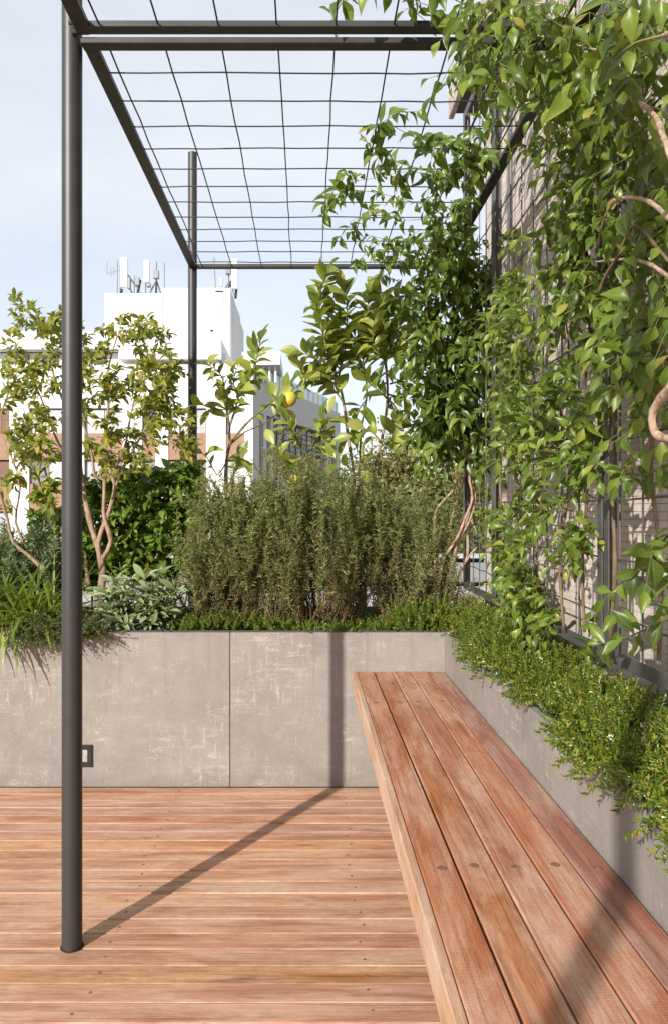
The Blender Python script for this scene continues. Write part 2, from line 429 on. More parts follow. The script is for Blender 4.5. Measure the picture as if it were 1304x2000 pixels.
# bench
bench = empty('bench', (0.4, 1.5, 0.43), 'slatted hardwood bench with weathered red planks along the side planter', 'bench')
YB0, YB1 = -0.9, 3.196
ex = [0.2215, 0.2965, 0.3720, 0.4500, 0.5245, 0.5975]
for i, (a, b) in enumerate(zip(ex[:-1], ex[1:])):
    gap = 0.0030 if i != 0 else 0.0022
    wd = b - a - gap - (0.0025 if i == 0 else 0)
    me = board_mesh('plank', YB1 - YB0, wd, 0.03, M['bench'], 0.0022)
    dz = (0.0, -0.0014, 0.0006, 0.0012, -0.0006)[i]
    pl = put('plank', me, bench, Matrix.Translation((a + gap / 2 + wd / 2, (YB0 + YB1) / 2, 0.5 + dz)) @ Matrix.Rotation(rad(90), 4, 'Z'))
    for yy in (1.452 + random.uniform(-0.008, 0.008), 2.69 + random.uniform(-0.01, 0.01), 0.21):
        pm = MB(); c0 = (a + gap / 2 + wd / 2 + random.uniform(-0.008, 0.008), yy, 0.5 + dz - 0.004)
        pm.tube([c0, (c0[0], c0[1], 0.5 + dz + 0.0007)], 0.0095, 14)
        pm.build('plug', M['plug'], pl)
m = MB(); m.box(-(YB1 - YB0) / 2, (YB1 - YB0) / 2, -0.0105, 0.0090, -0.073, 0, b=0.0022)
put('fascia_board', m.mesh('fascia_board', M['fascia']), bench, Matrix.Translation((0.211, (YB0 + YB1) / 2, 0.5008)) @ Matrix.Rotation(rad(90), 4, 'Z'))
for yy in (0.21, 1.452, 2.69):
    m = MB(); m.box(0.225, 0.598, yy - 0.02, yy + 0.02, 0.428, 0.4685); m.build('bearer', M['steel'], bench)

# house wall with thin tile courses
WX = 0.88
house = empty('house_wall', (1.5, 2.5, 0), 'house wall clad in thin pale pinkish tile courses behind the trellis', 'wall')
m = MB(); m.box(WX + 0.004, 6.0, -3.0, 3.632, -12, 3.30); m.build('wall_core', M['grout'], house)
TH, TL = 0.0205, 0.24
tm = MB(); tm.box(0, 0.006, 0.0004, TL - 0.0004, 0.0005, TH - 0.0005, b=0.0006); tile_me = tm.mesh('tile', M['tile'])
tl = []
for r_ in range(int((3.26 - 0.62) / TH)):
    z0 = 0.62 + r_ * TH; y0 = 3.636 - (TL * 0.5 if r_ % 2 else 0) - TL
    if r_ % 2: tl.append((0.5, 3.636 - TL * 0.5, z0))
    while y0 > 0.3:
        tl.append((1.0, y0, z0)); y0 -= TL
def tscore(t):
    yc = t[1] + TL / 2; px = VX + F * WX / max(yc, 0.2); py = VY - F * (t[2] - H) / max(yc, 0.2)
    if px > 1330 or py < -20 or py > 1420: return 0
    return 1 / yc
tl.sort(key=tscore, reverse=True)
for j, (fl, y0, z0) in enumerate(tl[:300]):
    put('tile', tile_me, house, Matrix.Translation((WX - 0.0015 + random.uniform(-0.0006, 0.0006), y0, z0)) @ Matrix.Diagonal((1, fl, 1, 1)))
bv = np.array([v.co[:] for v in tile_me.vertices]); bq = [tuple(p.vertices) for p in tile_me.polygons]
big = MB()
for (fl, y0, z0) in tl[300:]:
    v = bv * np.array([1, fl, 1]) + np.array([WX - 0.0015 + random.uniform(-0.0006, 0.0006), y0, z0])
    big.add(v, [q for q in bq if len(q) == 4], [q for q in bq if len(q) == 3])
big.build('tiles', M['tile'], house, kind='stuff')
eave = MB(); eave.box(0.79, 3.0, -3, 3.945, 3.31, 3.36); eave.build('eave_soffit', M['eave'], house)
eave = MB(); eave.box(0.76, 0.788, -3, 3.96, 3.285, 3.42, b=0.004); eave.build('eave_edge', M['eave_edge'], house)

# ------------------------------------------------------------------ pergola
ZP = 2.46
pg = empty('pergola', (-0.64, 2.03, 0), 'dark steel pergola of round posts, flat bars and square wire mesh roof', 'pergola')
def round_post(x, y, z0, z1, r, name='post'):
    m = MB(); m.tube([(x, y, z0), (x, y, z1)], r, 28); me = m.mesh(name, M['post'], True); autosmooth(me); return put(name, me, pg)
p1 = round_post(HX, HY, -0.05, 3.4, HR)
m = MB(); m.tube([(HX + 0.01, HY - 0.03, ZP + 0.03), (HX + 0.055, HY - 0.03, ZP + 0.03)], 0.007, 8)
m.tube([(HX + 0.01, HY - 0.06, ZP + 0.035), (HX + 0.055, HY - 0.06, ZP + 0.035)], 0.005, 8)
m.build('bolt', M['steel'], p1)
p2 = round_post(-0.5925, 3.885, 0.3, 3.07, 0.0235)
p3 = round_post(HX, -0.48, -0.05, 3.4, HR)
BW, BH = 0.036, 0.0175
def bar(x0, x1, y0, y1, z0=ZP, z1=ZP + BH, name='beam'):
    m = MB(); m.box(x0, x1, y0, y1, z0, z1, b=0.0018); return m.build(name, M['steel'], pg)
# rear bay
bar(-0.608, 0.80, 2.000, 2.036)
bar(-0.606, -0.568, 2.037, 3.849)
bar(0.700, 0.738, 2.037, 3.849)
bar(-0.606, 0.76, 3.850, 3.886)
# front bay
bar(-0.606, 0.80, 1.932, 1.966)
bar(-0.606, -0.566, -0.50, 1.931)
bar(0.700, 0.738, -0.50, 1.931)
def mesh_roof(y0, y1, ylist, parent):
    mr = empty('mesh_panel', (0.07, (y0 + y1) / 2, ZP), parent=parent)
    z = ZP + 0.007
    for xx in (-0.539, -0.3845, -0.2295, -0.0745, 0.0785, 0.232, 0.389, 0.545, 0.672):
        m = MB(); n = 14
        m.tube([(xx + random.uniform(-0.0022, 0.0022), y0 + (y1 - y0) * t / n, z + random.uniform(-0.002, 0.002)) for t in range(n + 1)], 0.0025, 6)
        m.build('wire', M['wire'], mr)
    for yy in ylist:
        m = MB(); n = 12; a = random.uniform(-0.004, 0.004)
        m.tube([(-0.57 + 1.31 * t / n, yy + a * math.sin(3 * t / n) + random.uniform(-0.002, 0.002), z + 0.0058 + random.uniform(-0.0018, 0.0018)) for t in range(n + 1)], 0.0025, 6)
        m.build('wire', M['wire'], mr)
yr = [F * 1.262 / v for v in (846, 791, 742, 699, 659, 625, 595, 566, 542, 519, 499, 479)]
mesh_roof(2.02, 3.86, yr, pg)
mesh_roof(-0.48, 1.95, [1.80 - 0.15 * i for i in range(15)], pg)

# trellis on the house wall
TX = 0.77
tr = empty('trellis', (TX, 2.5, 0.82), 'dark steel wire trellis with paired uprights standing in front of the tiled wall', 'trellis')
def tbox(x0, x1, y0, y1, z0, z1, name):
    m = MB(); m.box(x0, x1, y0, y1, z0, z1, b=0.0015); return m.build(name, M['trellis'], tr)
ZB, ZTT = 0.815, 3.13
for (yc, name) in ((3.60, 'upright'), (3.05, 'upright'), (3.018, 'upright'), (1.935, 'upright'), (1.893, 'upright'), (0.80, 'upright')):
    tbox(TX - 0.004, TX + 0.0, yc - 0.016, yc + 0.016, ZB, ZTT, name)
    tbox(TX + 0.0015, TX + 0.030, yc + 0.011, yc + 0.0145, ZB + 0.002, ZTT - 0.002, 'flange')
for (a, b) in ((3.617, 3.068), (3.0, 1.953), (1.875, 0.82)):
    tbox(TX - 0.0035, TX + 0.0005, min(a, b), max(a, b), ZB, ZB + 0.034, 'bottom_rail')
    tbox(TX - 0.0035, TX + 0.0005, min(a, b), max(a, b), ZTT - 0.034, ZTT, 'top_rail')
    for i in range(15):
        z = 0.93 + 0.147 * i
        m = MB(); n = 8
        m.tube([(TX + 0.006 + random.uniform(-0.0015, 0.0015), a + (b - a) * t / n, z + random.uniform(-0.004, 0.004)) for t in range(n + 1)], 0.0025, 6)
        m.build('wire', M['trellis'], tr)
    nv = int(abs(a - b) / 0.15) + 1
    for i in range(nv + 1):
        yy = a - 0.03 - i * (abs(a - b) - 0.06) / nv
        m = MB(); n = 10
        m.tube([(TX + 0.012, yy + random.uniform(-0.0015, 0.0015), ZB + (ZTT - ZB) * t / n) for t in range(n + 1)], 0.0025, 6)
        m.build('wire', M['trellis'], tr)
for yy in (3.6, 3.034, 1.86, 0.8):
    for z in (1.005, 1.62, 2.3):
        tbox(TX + 0.032, WX - 0.003, yy - 0.004, yy + 0.0, z, z + 0.028, 'bracket')

# railing behind the rear planter
rl = empty('railing', (0.1, 3.99, 0.7), 'low dark pipe railing seen through the rosemary behind the planter', 'railing')
for z in (0.925, 0.797):
    m = MB(); m.tube([(-0.565, 3.99, z), (0.955, 3.99, z)], 0.0115, 12); m.build('pipe', M['rail'], rl, smooth=True)
for xx in (-0.45,):
    m = MB(); m.box(xx - 0.012, xx + 0.012, 4.005, 4.03, 0.5, 0.95); m.build('rail_post', M['rail'], rl)

# roof beyond: floor boards and parapet
rf = MB(); rf.box(-14, 9, 4.1, 12.2, -0.2, 0.0); rfo = rf.build('roof_floor', plain('roof_paving', (0.40, 0.36, 0.33), 0.85, 0.2, scale=3, var=0.2)); rfo['kind'] = 'structure'
pw = empty('parapet_wall', (0, 12.3, 0), 'pale low parapet wall at the far edge of the roof, seen through the rosemary', 'wall')
m = MB(); m.box(-4.5, 9, 12.2, 12.45, -0.2, 0.40); m.build('wall', plain('parapet_render', (0.20, 0.20, 0.205), 0.85, 0.2, scale=2), pw)
m = MB(); m.box(-4.55, 9.05, 12.15, 12.5, 0.40, 0.46); m.build('coping', plain('parapet_coping', (0.34, 0.345, 0.35), 0.7, 0.3, scale=2), pw)
# body of the own building under the terrace
m = MB(); m.box(-14, 9, -6, 12.6, -12, -0.2); ob = m.build('building_base', plain('base_render', (0.4, 0.38, 0.36), 0.9, 0.2, scale=1)); ob['kind'] = 'structure'


# ------------------------------------------------------------------ apartment building across the street
BY = 45.7; SC = F / BY
def bx(px): return (px - VX) / SC
def bz(py): return H + (VY - py) / SC
def wallpaint(name, c): return plain(name, c, 0.85, 0.2, var=0.03, scale=0.35)
WHITE = wallpaint('white_render', (0.72, 0.705, 0.685)); GREYW_SHADED = wallpaint('pale_shaded_render', (0.52, 0.495, 0.475))  # second tone is darker: flank's shade put into its colour; a vent shares it
def brick_mat():
    g = NT('brick_cladding'); co = g.coords()
    n = g.noise(co, 9, 5, 0.7); f = g.noise(co, 2.0, 3)
    c = g.mix(g.ramp(n, [(0.3, 0.0), (0.7, 1.0)]), (0.24, 0.135, 0.085), (0.38, 0.235, 0.16))
    c = g.mix(g.math('MULTIPLY', g.ramp(f, [(0.4, 0.0), (0.7, 1.0)]), 0.3), c, (0.42, 0.31, 0.24))
    return g.done(g.bsdf(c, 0.9, 0.15))
BRICK = brick_mat()
SHUT = plain('shutter_paint', (0.21, 0.12, 0.085), 0.7, 0.3, scale=2); SHUTG = plain('grey_shutter', (0.42, 0.43, 0.44), 0.6, 0.3, scale=2)
GLASS = plain('window_glass', (0.16, 0.17, 0.18), 0.08, 0.9, scale=0.8, var=0.5)
CURT = plain('curtain', (0.55, 0.53, 0.52), 0.8, 0.3, scale=3, var=0.12)
DARKW = plain('window_dark', (0.035, 0.033, 0.035), 0.25, 0.6, scale=1)
FRAME = plain('window_frame_wood', (0.22, 0.13, 0.09), 0.6, 0.3, scale=4)
apt = empty('apartment_building', (bx(200), BY, -12), 'white apartment building with brick panels under its windows and antennas on its roof', 'building')
def bbox(name, x0, x1, y0, y1, z0, z1, mat, parent=apt, Mx=None):
    m = MB(); m.box(x0, x1, y0, y1, z0, z1, M=Mx); return m.build(name, mat, parent)
XL, XR = bx(-190), bx(494)
bays = [(-128, -60), (-45, 19), (57, 130), (165, 240), (278, 304), (329, 403), (441, 478)]
rows = []
for r_ in range(6):
    o_ = 101.0 * r_
    rows.append((797 + o_, 848 + o_ - (4 if r_ else 0), 898 + o_))
# the recessed core, then the proud white frame of bands and piers
core = bbox('core_wall', XL, XR, BY + 0.34, BY + 14, -12, bz(712), WHITE)
bbox('wall', XL, XR, BY, BY + 0.338, bz(797), bz(712), WHITE)
for r_ in range(6):
    zt = bz(898 + 101 * r_); zb = bz(797 + 101 * (r_ + 1)) if r_ < 5 else -12
    bbox('band', XL, XR, BY, BY + 0.338, zb, zt, WHITE)
    edges = [-190] + [e for b in bays for e in b] + [494]
    for a, b in zip(edges[::2], edges[1::2]):
        if b > a: bbox('pier', bx(a), bx(b), BY + 0.003, BY + 0.336, bz(898 + 101 * r_) + 0.003, bz(797 + 101 * r_) - 0.003, WHITE)
rw = random.Random(3)
for (a, b) in bays:
    for r_, (t, mdl, bt) in enumerate(rows):
        x0, x1 = bx(a) + 0.004, bx(b) - 0.004
        bbox('spandrel', x0, x1, BY + 0.06, BY + 0.30, bz(bt) + 0.002, bz(mdl), BRICK)
        n = max(1, round((x1 - x0) / 1.15)); 
        wf = MB()
        zt, zb = bz(t) - 0.01, bz(mdl) + 0.003
        for i in range(n + 1):
            xx = x0 + (x1 - x0 - 0.06) * i / n; wf.box(xx, xx + 0.06, BY + 0.2, BY + 0.26, zb, zt)
        wf.box(x0 + 0.061, x1 - 0.061, BY + 0.205, BY + 0.255, zb, zb + 0.07); wf.box(x0 + 0.061, x1 - 0.061, BY + 0.205, BY + 0.255, zt - 0.07, zt)
        wo = wf.build('window', FRAME, apt)
        kind = rw.random()
        for i in range(n):
            pa = x0 + 0.06 + (x1 - x0 - 0.06) * i / n; pb = pa + (x1 - x0 - 0.06) / n - 0.06
            if a == -45: mt = SHUT if r_ != 2 else SHUTG
            else: mt = rw.choice([CURT, CURT, GLASS, SHUTG, GLASS])
            bbox('pane', pa, pb, BY + 0.225, BY + 0.24, zb + 0.072, zt - 0.072, mt, wo)
            if mt in (SHUT, SHUTG) and r_ < 4:
                sl_ = MB(); zz = zb + 0.1
                while zz < zt - 0.12:
                    sl_.box(pa + 0.01, pb - 0.01, BY + 0.212, BY + 0.224, zz, zz + 0.05); zz += 0.085
                so_ = sl_.build('slats', mt, wo, kind='stuff')
# set-back top floor and slabs
bbox('slab', XL, bx(315), BY - 0.30, BY + 9, bz(684), bz(650), WHITE)
bbox('upper_wall', XL + 0.5, bx(440), BY + 0.55, BY + 9.5, bz(712) + 0.002, bz(686), WHITE)
for (a, b) in ((14, 52), (70, 110), (170, 205), (345, 372), (382, 392)):
    wo = bbox('window', bx(a), bx(b), BY + 0.50, BY + 0.546, bz(711), bz(688), FRAME)
    bbox('pane', bx(a) + 0.08, bx(b) - 0.08, BY + 0.47, BY + 0.498, bz(711) + 0.06, bz(688) - 0.06, GLASS, wo)
bbox('slab', bx(234), bx(433), BY - 0.25, BY + 7, bz(703), bz(663), WHITE)
bbox('upper_wall', bx(440) + 0.01, bx(500), BY + 3.0, BY + 10, bz(714), bz(692), WHITE)
for px in (407, 424, 441): bbox('column', bx(px) - 0.12, bx(px) + 0.12, BY + 0.1, BY + 0.34, bz(712) + 0.002, bz(703) - 0.002, WHITE)
# tower with ladder
TY = 52.0; TS = F / TY
def tx(px): return (px - VX) / TS
def tz(py): return H + (VY - py) / TS
bbox('tower', tx(205), tx(317.5), TY, TY + 7, bz(712), tz(573), WHITE)
bbox('tower', tx(318), tx(450), TY - 0.05, TY + 8, bz(712), tz(563), WHITE)
bbox('tower', tx(450) + 0.003, tx(452), TY + 2.0, TY + 10.5, bz(712), tz(578), WHITE)
bbox('vent', tx(421), tx(436), TY - 0.09, TY - 0.053, tz(571), tz(568), DARKW)
bbox('vent', tx(411), tx(417), TY - 0.09, TY - 0.053, tz(648), tz(644), DARKW)
bbox('vent', tx(388), tx(403), TY - 0.09, TY - 0.053, tz(648), tz(643), GREYW_SHADED)
ld = MB()
for px in (421, 434): ld.tube([(tx(px), TY - 0.25, tz(626)), (tx(px), TY - 0.25, tz(573))], 0.022, 5)
for i in range(12):
    z = tz(624) + (tz(575) - tz(624)) * i / 11; ld.tube([(tx(421), TY - 0.25, z), (tx(434), TY - 0.25, z)], 0.018, 5)
ld.build('ladder', plain('ladder_metal', (0.5, 0.47, 0.44), 0.6, 0.3), apt)
pi_ = MB(); pi_.tube([(tx(317.5), TY - 0.08, tz(712)), (tx(317.5), TY - 0.08, tz(566))], 0.03, 5); pi_.build('downpipe', plain('downpipe', (0.55, 0.47, 0.42), 0.7, 0.3), apt)
# right flank, turned away from the sun
A_ = rad(20)
def flank(u, d, z):   # u along the flank, d outwards
    return Vector((XR + u * math.sin(A_) + d * math.cos(A_), BY + 0.02 + u * math.cos(A_) - d * math.sin(A_), z))
MF = Matrix(((math.sin(A_), math.cos(A_), 0, XR), (math.cos(A_), -math.sin(A_), 0, BY + 0.02), (0, 0, 1, 0), (0, 0, 0, 1)))
ZF = bz(738)
FL = 18.0
def fb(name, u0, u1, d0, d1, z0, z1, mat, parent=apt):
    m = MB(); m.box(u0, u1, d0, d1, z0, z1, M=MF); return m.build(name, mat, parent)
zs1, zs0 = bz(803), bz(905)
fb('flank_core', 0.4, FL, -9, -0.6, -12, ZF - 0.2, GREYW_SHADED)
fb('flank_wall', 0.0, FL, -0.598, 0, zs1, ZF, GREYW_SHADED)
fb('flank_wall', 0.0, FL, -0.598, 0, -12, zs0 - 0.6, GREYW_SHADED)
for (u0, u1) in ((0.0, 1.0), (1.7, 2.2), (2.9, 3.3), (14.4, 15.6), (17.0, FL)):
    fb('flank_pier', u0, u1, -0.595, -0.003, zs0 - 0.597, zs1 - 0.003, GREYW_SHADED)
for (u0, u1, mt) in ((1.0, 1.7, DARKW), (2.2, 2.9, DARKW), (3.3, 14.4, DARKW), (15.6, 17.0, DARKW)):
    wo = fb('window', u0 + 0.003, u1 - 0.003, -0.59, -0.45, zs0 + 1.05, zs1 - 0.003, mt)
    if u1 - u0 > 5:
        for i in range(9): fb('frame', u0 + 1.2 * i + 0.5, u0 + 1.2 * i + 0.56, -0.448, -0.40, zs0 + 1.06, zs1 - 0.01, FRAME, wo)
        for i in range(5): fb('frame', u0 + 0.1, u1 - 0.1, -0.398, -0.37, zs0 + 1.3 + 0.36 * i, zs0 + 1.34 + 0.36 * i, FRAME, wo)
    fb('spandrel', u0 + 0.003, u1 - 0.003, -0.59, -0.2, zs0 - 0.59, zs0 + 1.048, BRICK)
gl = fb('balustrade', 2.5, FL, -0.25, -0.2, ZF + 0.002, ZF + 0.95, plain('balustrade_glass', (0.60, 0.66, 0.70), 0.2, 0.6))
for i in range(14): fb('baluster', 2.6 + 1.15 * i, 2.66 + 1.15 * i, -0.198, -0.14, ZF + 0.002, ZF + 1.0, WHITE, gl)
bbox('slab', bx(470), bx(546), BY + 1.0, BY + 7.5, bz(712) + 0.2, bz(681), WHITE)
for i in range(4): bbox('column', bx(500 + 12 * i) - 0.06, bx(500 + 12 * i) + 0.06, BY + 1.6, BY + 1.75, bz(738), bz(712) + 0.197, WHITE)
bbox('upper_wall', bx(494) + 0.01, bx(525), BY + 4, BY + 9, bz(740), bz(712) + 0.197, GREYW_SHADED)

# antennas on the tower roof
ANT = plain('antenna_panel', (0.72, 0.72, 0.70), 0.5, 0.3, scale=2); AMET = plain('antenna_mast', (0.20, 0.20, 0.21), 0.5, 0.4, 0.3); ADRK = plain('antenna_cable', (0.04, 0.04, 0.045), 0.7, 0.3)
def antenna(px, label, base, parts):
    e = empty('antenna', (tx(px), TY + 2, tz(573)), label, 'antenna', 'antennas on the white tower')
    for (nm, mat, kind, *a) in parts:
        m = MB()
        if kind == 't':
            (p0, p1, r) = a; m.tube([(tx(p0[0]), TY + 2 + p0[2], tz(p0[1])), (tx(p1[0]), TY + 2 + p1[2], tz(p1[1]))], r, 6)
        else:
            (x0, x1, y0, y1) = a; m.box(tx(x0), tx(x1), TY + 1.6, TY + 1.95, tz(y1), tz(y0), b=0.02)
        m.build(nm, mat, e)
    return e
antenna(230, 'tall white panel antenna on struts at the left end of the tower roof', 573, [
    ('panel', ANT, 'b', 224, 238, 487, 547), ('mast', AMET, 't', (222, 575, 0), (222, 495, 0), 0.06),
    ('strut', AMET, 't', (224, 560, 0), (236, 575, 0.5), 0.05), ('strut', AMET, 't', (238, 520, 0), (275, 575, 0), 0.05),
    ('strut', AMET, 't', (240, 545, 0), (255, 574, 0.6), 0.05), ('cable', ADRK, 't', (226, 549, -0.1), (220, 565, 0), 0.10), ('radio_box', AMET, 'b', 238.5, 244, 528, 550)])
antenna(213, 'thin mast with a sideways yagi boom left of the white panel antenna', 573, [
    ('mast', AMET, 't', (217, 575, -0.2), (217, 491, -0.2), 0.035), ('boom', AMET, 't', (194, 519, -0.2), (221, 511, -0.2), 0.03),
    ('element', AMET, 't', (196, 495, -0.2), (196, 519, -0.2), 0.02), ('element', AMET, 't', (204, 508, -0.2), (204, 525, -0.2), 0.02), ('element', AMET, 't', (210, 506, -0.2), (210, 522, -0.2), 0.02)])
antenna(258, 'short grey looped antenna between the two white panels on the tower', 573, [
    ('mast', AMET, 't', (258, 575, 0), (258, 535, 0), 0.09), ('cable', ADRK, 't', (262, 530, 0), (254, 572, 0), 0.10), ('radio_box', AMET, 'b', 255, 262, 527, 543),
    ('rod', AMET, 't', (250, 575, 0), (250, 520, 0), 0.03)])
antenna(276, 'slimmer white panel antenna beside the tripod on the tower roof', 573, [
    ('panel', ANT, 'b', 271.5, 281.5, 493, 537), ('mast', AMET, 't', (273, 575, 0), (273, 536, 0), 0.05), ('radio_box', AMET, 'b', 277, 284, 538, 546)])
antenna(295, 'tripod antenna mast with a boxed head on the tower roof', 573, [
    ('mast', AMET, 't', (295, 575, 0), (295, 493, 0), 0.05), ('leg', AMET, 't', (295, 530, 0), (272, 574, 0), 0.06), ('leg', AMET, 't', (295, 530, 0), (308, 574, 0.3), 0.06),
    ('head', AMET, 'b', 290, 301, 513, 529), ('cable', ADRK, 't', (295, 535, -0.05), (293, 573, -0.05), 0.07)])
antenna(311, 'thin whip antenna standing free right of the tripod mast', 573, [('whip', AMET, 't', (311, 575, 0), (311, 494, 0), 0.035)])
antenna(450, 'pair of white and grey panel antennas on the right corner of the tower', 563, [
    ('panel', ANT, 'b', 448, 460, 489, 550), ('panel', AMET, 'b', 436, 446, 503, 520), ('panel', ANT, 'b', 424, 429, 528, 545), ('mast', AMET, 't', (441, 566, 0), (441, 495, 0), 0.06),
    ('strut', AMET, 't', (441, 535, 0), (424, 566, 0), 0.06), ('strut', AMET, 't', (443, 535, 0), (455, 566, 0), 0.06), ('cable', ADRK, 't', (457, 545, 0), (455, 567, 0), 0.10), ('cable', ADRK, 't', (446, 532, -0.1), (436, 563, -0.1), 0.07)])
antenna(411, 'thin leaning whip antenna beside the panels at the right of the tower', 563, [('whip', AMET, 't', (416, 566, 0), (411, 484, 0), 0.035), ('element', AMET, 't', (409, 490, 0), (415, 488, 0), 0.02)])
dish = empty('satellite_dish', (tx(330), TY - 1, tz(662)), 'small pale satellite dish on the roof in front of the tower', 'satellite dish')
m = MB(); n = 20; V = []; 
for r_, dd in ((0.02, 0.0), (0.17, 0.015), (0.32, 0.06)):
    for q in range(n):
        t = 2 * math.pi * q / n; V.append((tx(332) + r_ * math.cos(t) * 0.95, TY - 1.0 - dd, tz(654) + r_ * math.sin(t)))
m.add(V, [(a * n + q, a * n + (q + 1) % n, (a + 1) * n + (q + 1) % n, (a + 1) * n + q) for a in (0, 1) for q in range(n)])
m.build('dish', ANT, dish)
m = MB(); m.tube([(tx(331), TY - 0.95, tz(668)), (tx(331), TY - 0.95, tz(654))], 0.04, 6); m.build('stand', AMET, dish)
m = MB(); m.tube([(tx(325), TY - 1.1, tz(661)), (tx(328), TY - 1.5, tz(643))], 0.03, 6); m.build('feed_arm', AMET, dish)

# ------------------------------------------------------------------ trees beyond the roof
def tree(x, y, top, rx, rz, n, mat, label, seed):
    r = np.random.default_rng(seed)
    e = empty('tree', (x, y, -12), label, 'tree', 'trees beyond the roof edge')
    m = MB(); zc = top - rz
    m.tube([(x, y, -12), (x + 0.2, y, zc - rz * 0.6), (x - 0.1, y + 0.1, zc + rz * 0.3)], [0.28, 0.2, 0.05], 8)
    rr = random.Random(seed)
    limbs = []
    for i in range(26):
        a = rr.uniform(0, 6.28); u = rr.random() ** 0.5; h = rr.uniform(-0.75, 0.95)
        R_ = rx * math.sqrt(max(0.05, 1 - h * h)) * u
        p = Vector((x + R_ * math.cos(a), y + R_ * math.sin(a), zc + rz * h)); limbs.append(p)
        b0 = Vector((x, y, zc + rz * (h * 0.5 - 0.45))); m.tube([b0, b0.lerp(p, 0.55) + Vector((0, 0, 0.15)), p], [0.07, 0.045, 0.012], 5)
    m.build('trunk', M['bark_far'], e)
    # leaves gathered round twig ends, with gaps between them
    cen = np.array([l[:] for l in limbs for _ in range(7)]); cen = cen + r.normal(0, 0.42, cen.shape) * np.array([rx / 2.2, rx / 2.2, rz / 2.6])
    k = r.integers(0, len(cen), n)
    P = cen[k] + r.normal(0, 0.17, (n, 3))
    d = r.normal(0, 1, (n, 3)); d[:, 2] -= 0.3; d /= np.linalg.norm(d, axis=1)[:, None]
    b = np.cross(d, r.normal(0, 1, (n, 3))); b /= np.linalg.norm(b, axis=1)[:, None]
    s_ = r.uniform(0.06, 0.12, n)[:, None]
    V = np.stack([P, P + d * s_ * 0.5 + b * s_ * 0.32, P + d * s_, P + d * s_ * 0.5 - b * s_ * 0.32], 1).reshape(-1, 3)
    q = np.arange(n * 4).reshape(-1, 4)
    put('crown', mesh_np('crown', V, q, None, mat), e, kind='stuff')
M['bark_far'] = barkmat('bark_far', (0.07, 0.05, 0.035), (0.14, 0.105, 0.08), 6)
TL1 = leafmat('far_leaf_olive', [(0, (0.10, 0.105, 0.03)), (0.5, (0.17, 0.16, 0.05)), (0.85, (0.25, 0.215, 0.075)), (1, (0.30, 0.23, 0.09))], 0.3, 0.6, 0.25, vein=0)
TL2 = leafmat('far_leaf_green', [(0, (0.06, 0.08, 0.022)), (0.6, (0.11, 0.125, 0.035)), (1, (0.20, 0.18, 0.06))], 0.3, 0.6, 0.25, vein=0)
for i, (px, py, Y, rx, rz, n, mt, lab) in enumerate([
    (765, 885, 16.5, 1.35, 2.2, 17000, TL1, 'yellowish loose tree rising just behind the lemon stems'),
    (838, 893, 18.0, 0.62, 2.0, 9000, TL2, 'narrow upright tree between the lemon tree and the vine stems'),
    (905, 884, 17.0, 0.9, 2.2, 12000, TL1, 'yellowish tree behind the bare vine stems at the end of the trellis'),
    (690, 925, 20.0, 1.7, 2.4, 12000, TL2, 'dull green tree behind the middle of the rosemary'),
    (590, 955, 21.0, 1.7, 2.0, 9000, TL2, 'low dull green tree behind the left part of the rosemary'),
    (850, 950, 15.0, 1.4, 1.9, 12000, TL2, 'low dense tree behind the right end of the rosemary'),
    (955, 935, 21.0, 1.6, 2.4, 8000, TL1, 'tree partly hidden by the corner of the tiled wall'),
    (480, 985, 23.0, 1.9, 1.8, 6000, TL2, 'low tree in front of the brick panels, behind the rosemary')]):
    p = at(px, py, Y); tree(p.x, Y, p.z, rx, rz, n, mt, lab, 40 + i)

# ------------------------------------------------------------------ plants
def leaf_mesh(name, width, mat, fold=0.22, curl=0.25, wmax=0.42, tip=1.0, twist=0.0, petiole=0.10, rows=6, wave=0.0):
    """unit-length leaf along +Y, upper side +Z: petiole, folded blade, curled tip"""
    V, UV = [], []
    ts = [i / (rows - 1) for i in range(rows)]
    V.append((0, 0, 0)); UV.append((0.5, 0.0))
    for i in range(1, rows):
        t = ts[i]; s_ = petiole + (1 - petiole) * t
        if t < wmax: wv = math.sin(math.pi / 2 * (t / wmax)) ** 0.8
        else: wv = math.cos(math.pi / 2 * ((t - wmax) / (1 - wmax))) ** tip
        wv = max(wv, 0.02) * width / 2
        z = -curl * s_ * s_; yy = s_ * (1 - 0.25 * curl * s_)
        c, sn = math.cos(twist * t), math.sin(twist * t)
        zz = fold * wv * 2
        wz = wave * math.sin(7 * t) * width
        for sx in (-1, 0, 1):
            x_, z_ = sx * wv, (zz + wz * sx if sx else 0)
            V.append((x_ * c - z_ * sn, yy, z + x_ * sn + z_ * c)); UV.append((0.5 + 0.5 * sx * (wv * 2 / width), t))
    b = 1 + 3 * 0
    Q, T = [], [(0, 2, 1), (0, 3, 2)]
    for i in range(rows - 2):
        a = 1 + 3 * i; n_ = a + 3
        Q += [(a, a + 1, n_ + 1, n_), (a + 1, a + 2, n_ + 2, n_ + 1)]
    me = mesh_np(name, V, Q, T, mat, True, UV)
    me['w'] = width
    return me, (np.array(V, float), np.array(Q), np.array(T), np.array(UV, float))

def frame(p, d, n, s):
    """matrix of a leaf at p, pointing along d, upper side towards n"""
    d = Vector(d).normalized(); n = Vector(n)
    x = d.cross(n)
    if x.length < 1e-5: x = d.cross(Vector((0.31, 0.77, 0.52)))
    x.normalize(); z = x.cross(d)
    return Matrix(((x.x * s, d.x * s, z.x * s, p[0]), (x.y * s, d.y * s, z.y * s, p[1]), (x.z * s, d.z * s, z.z * s, p[2]), (0, 0, 0, 1)))

def rv(r, s=1.0): return Vector((r.gauss(0, s), r.gauss(0, s), r.gauss(0, s)))

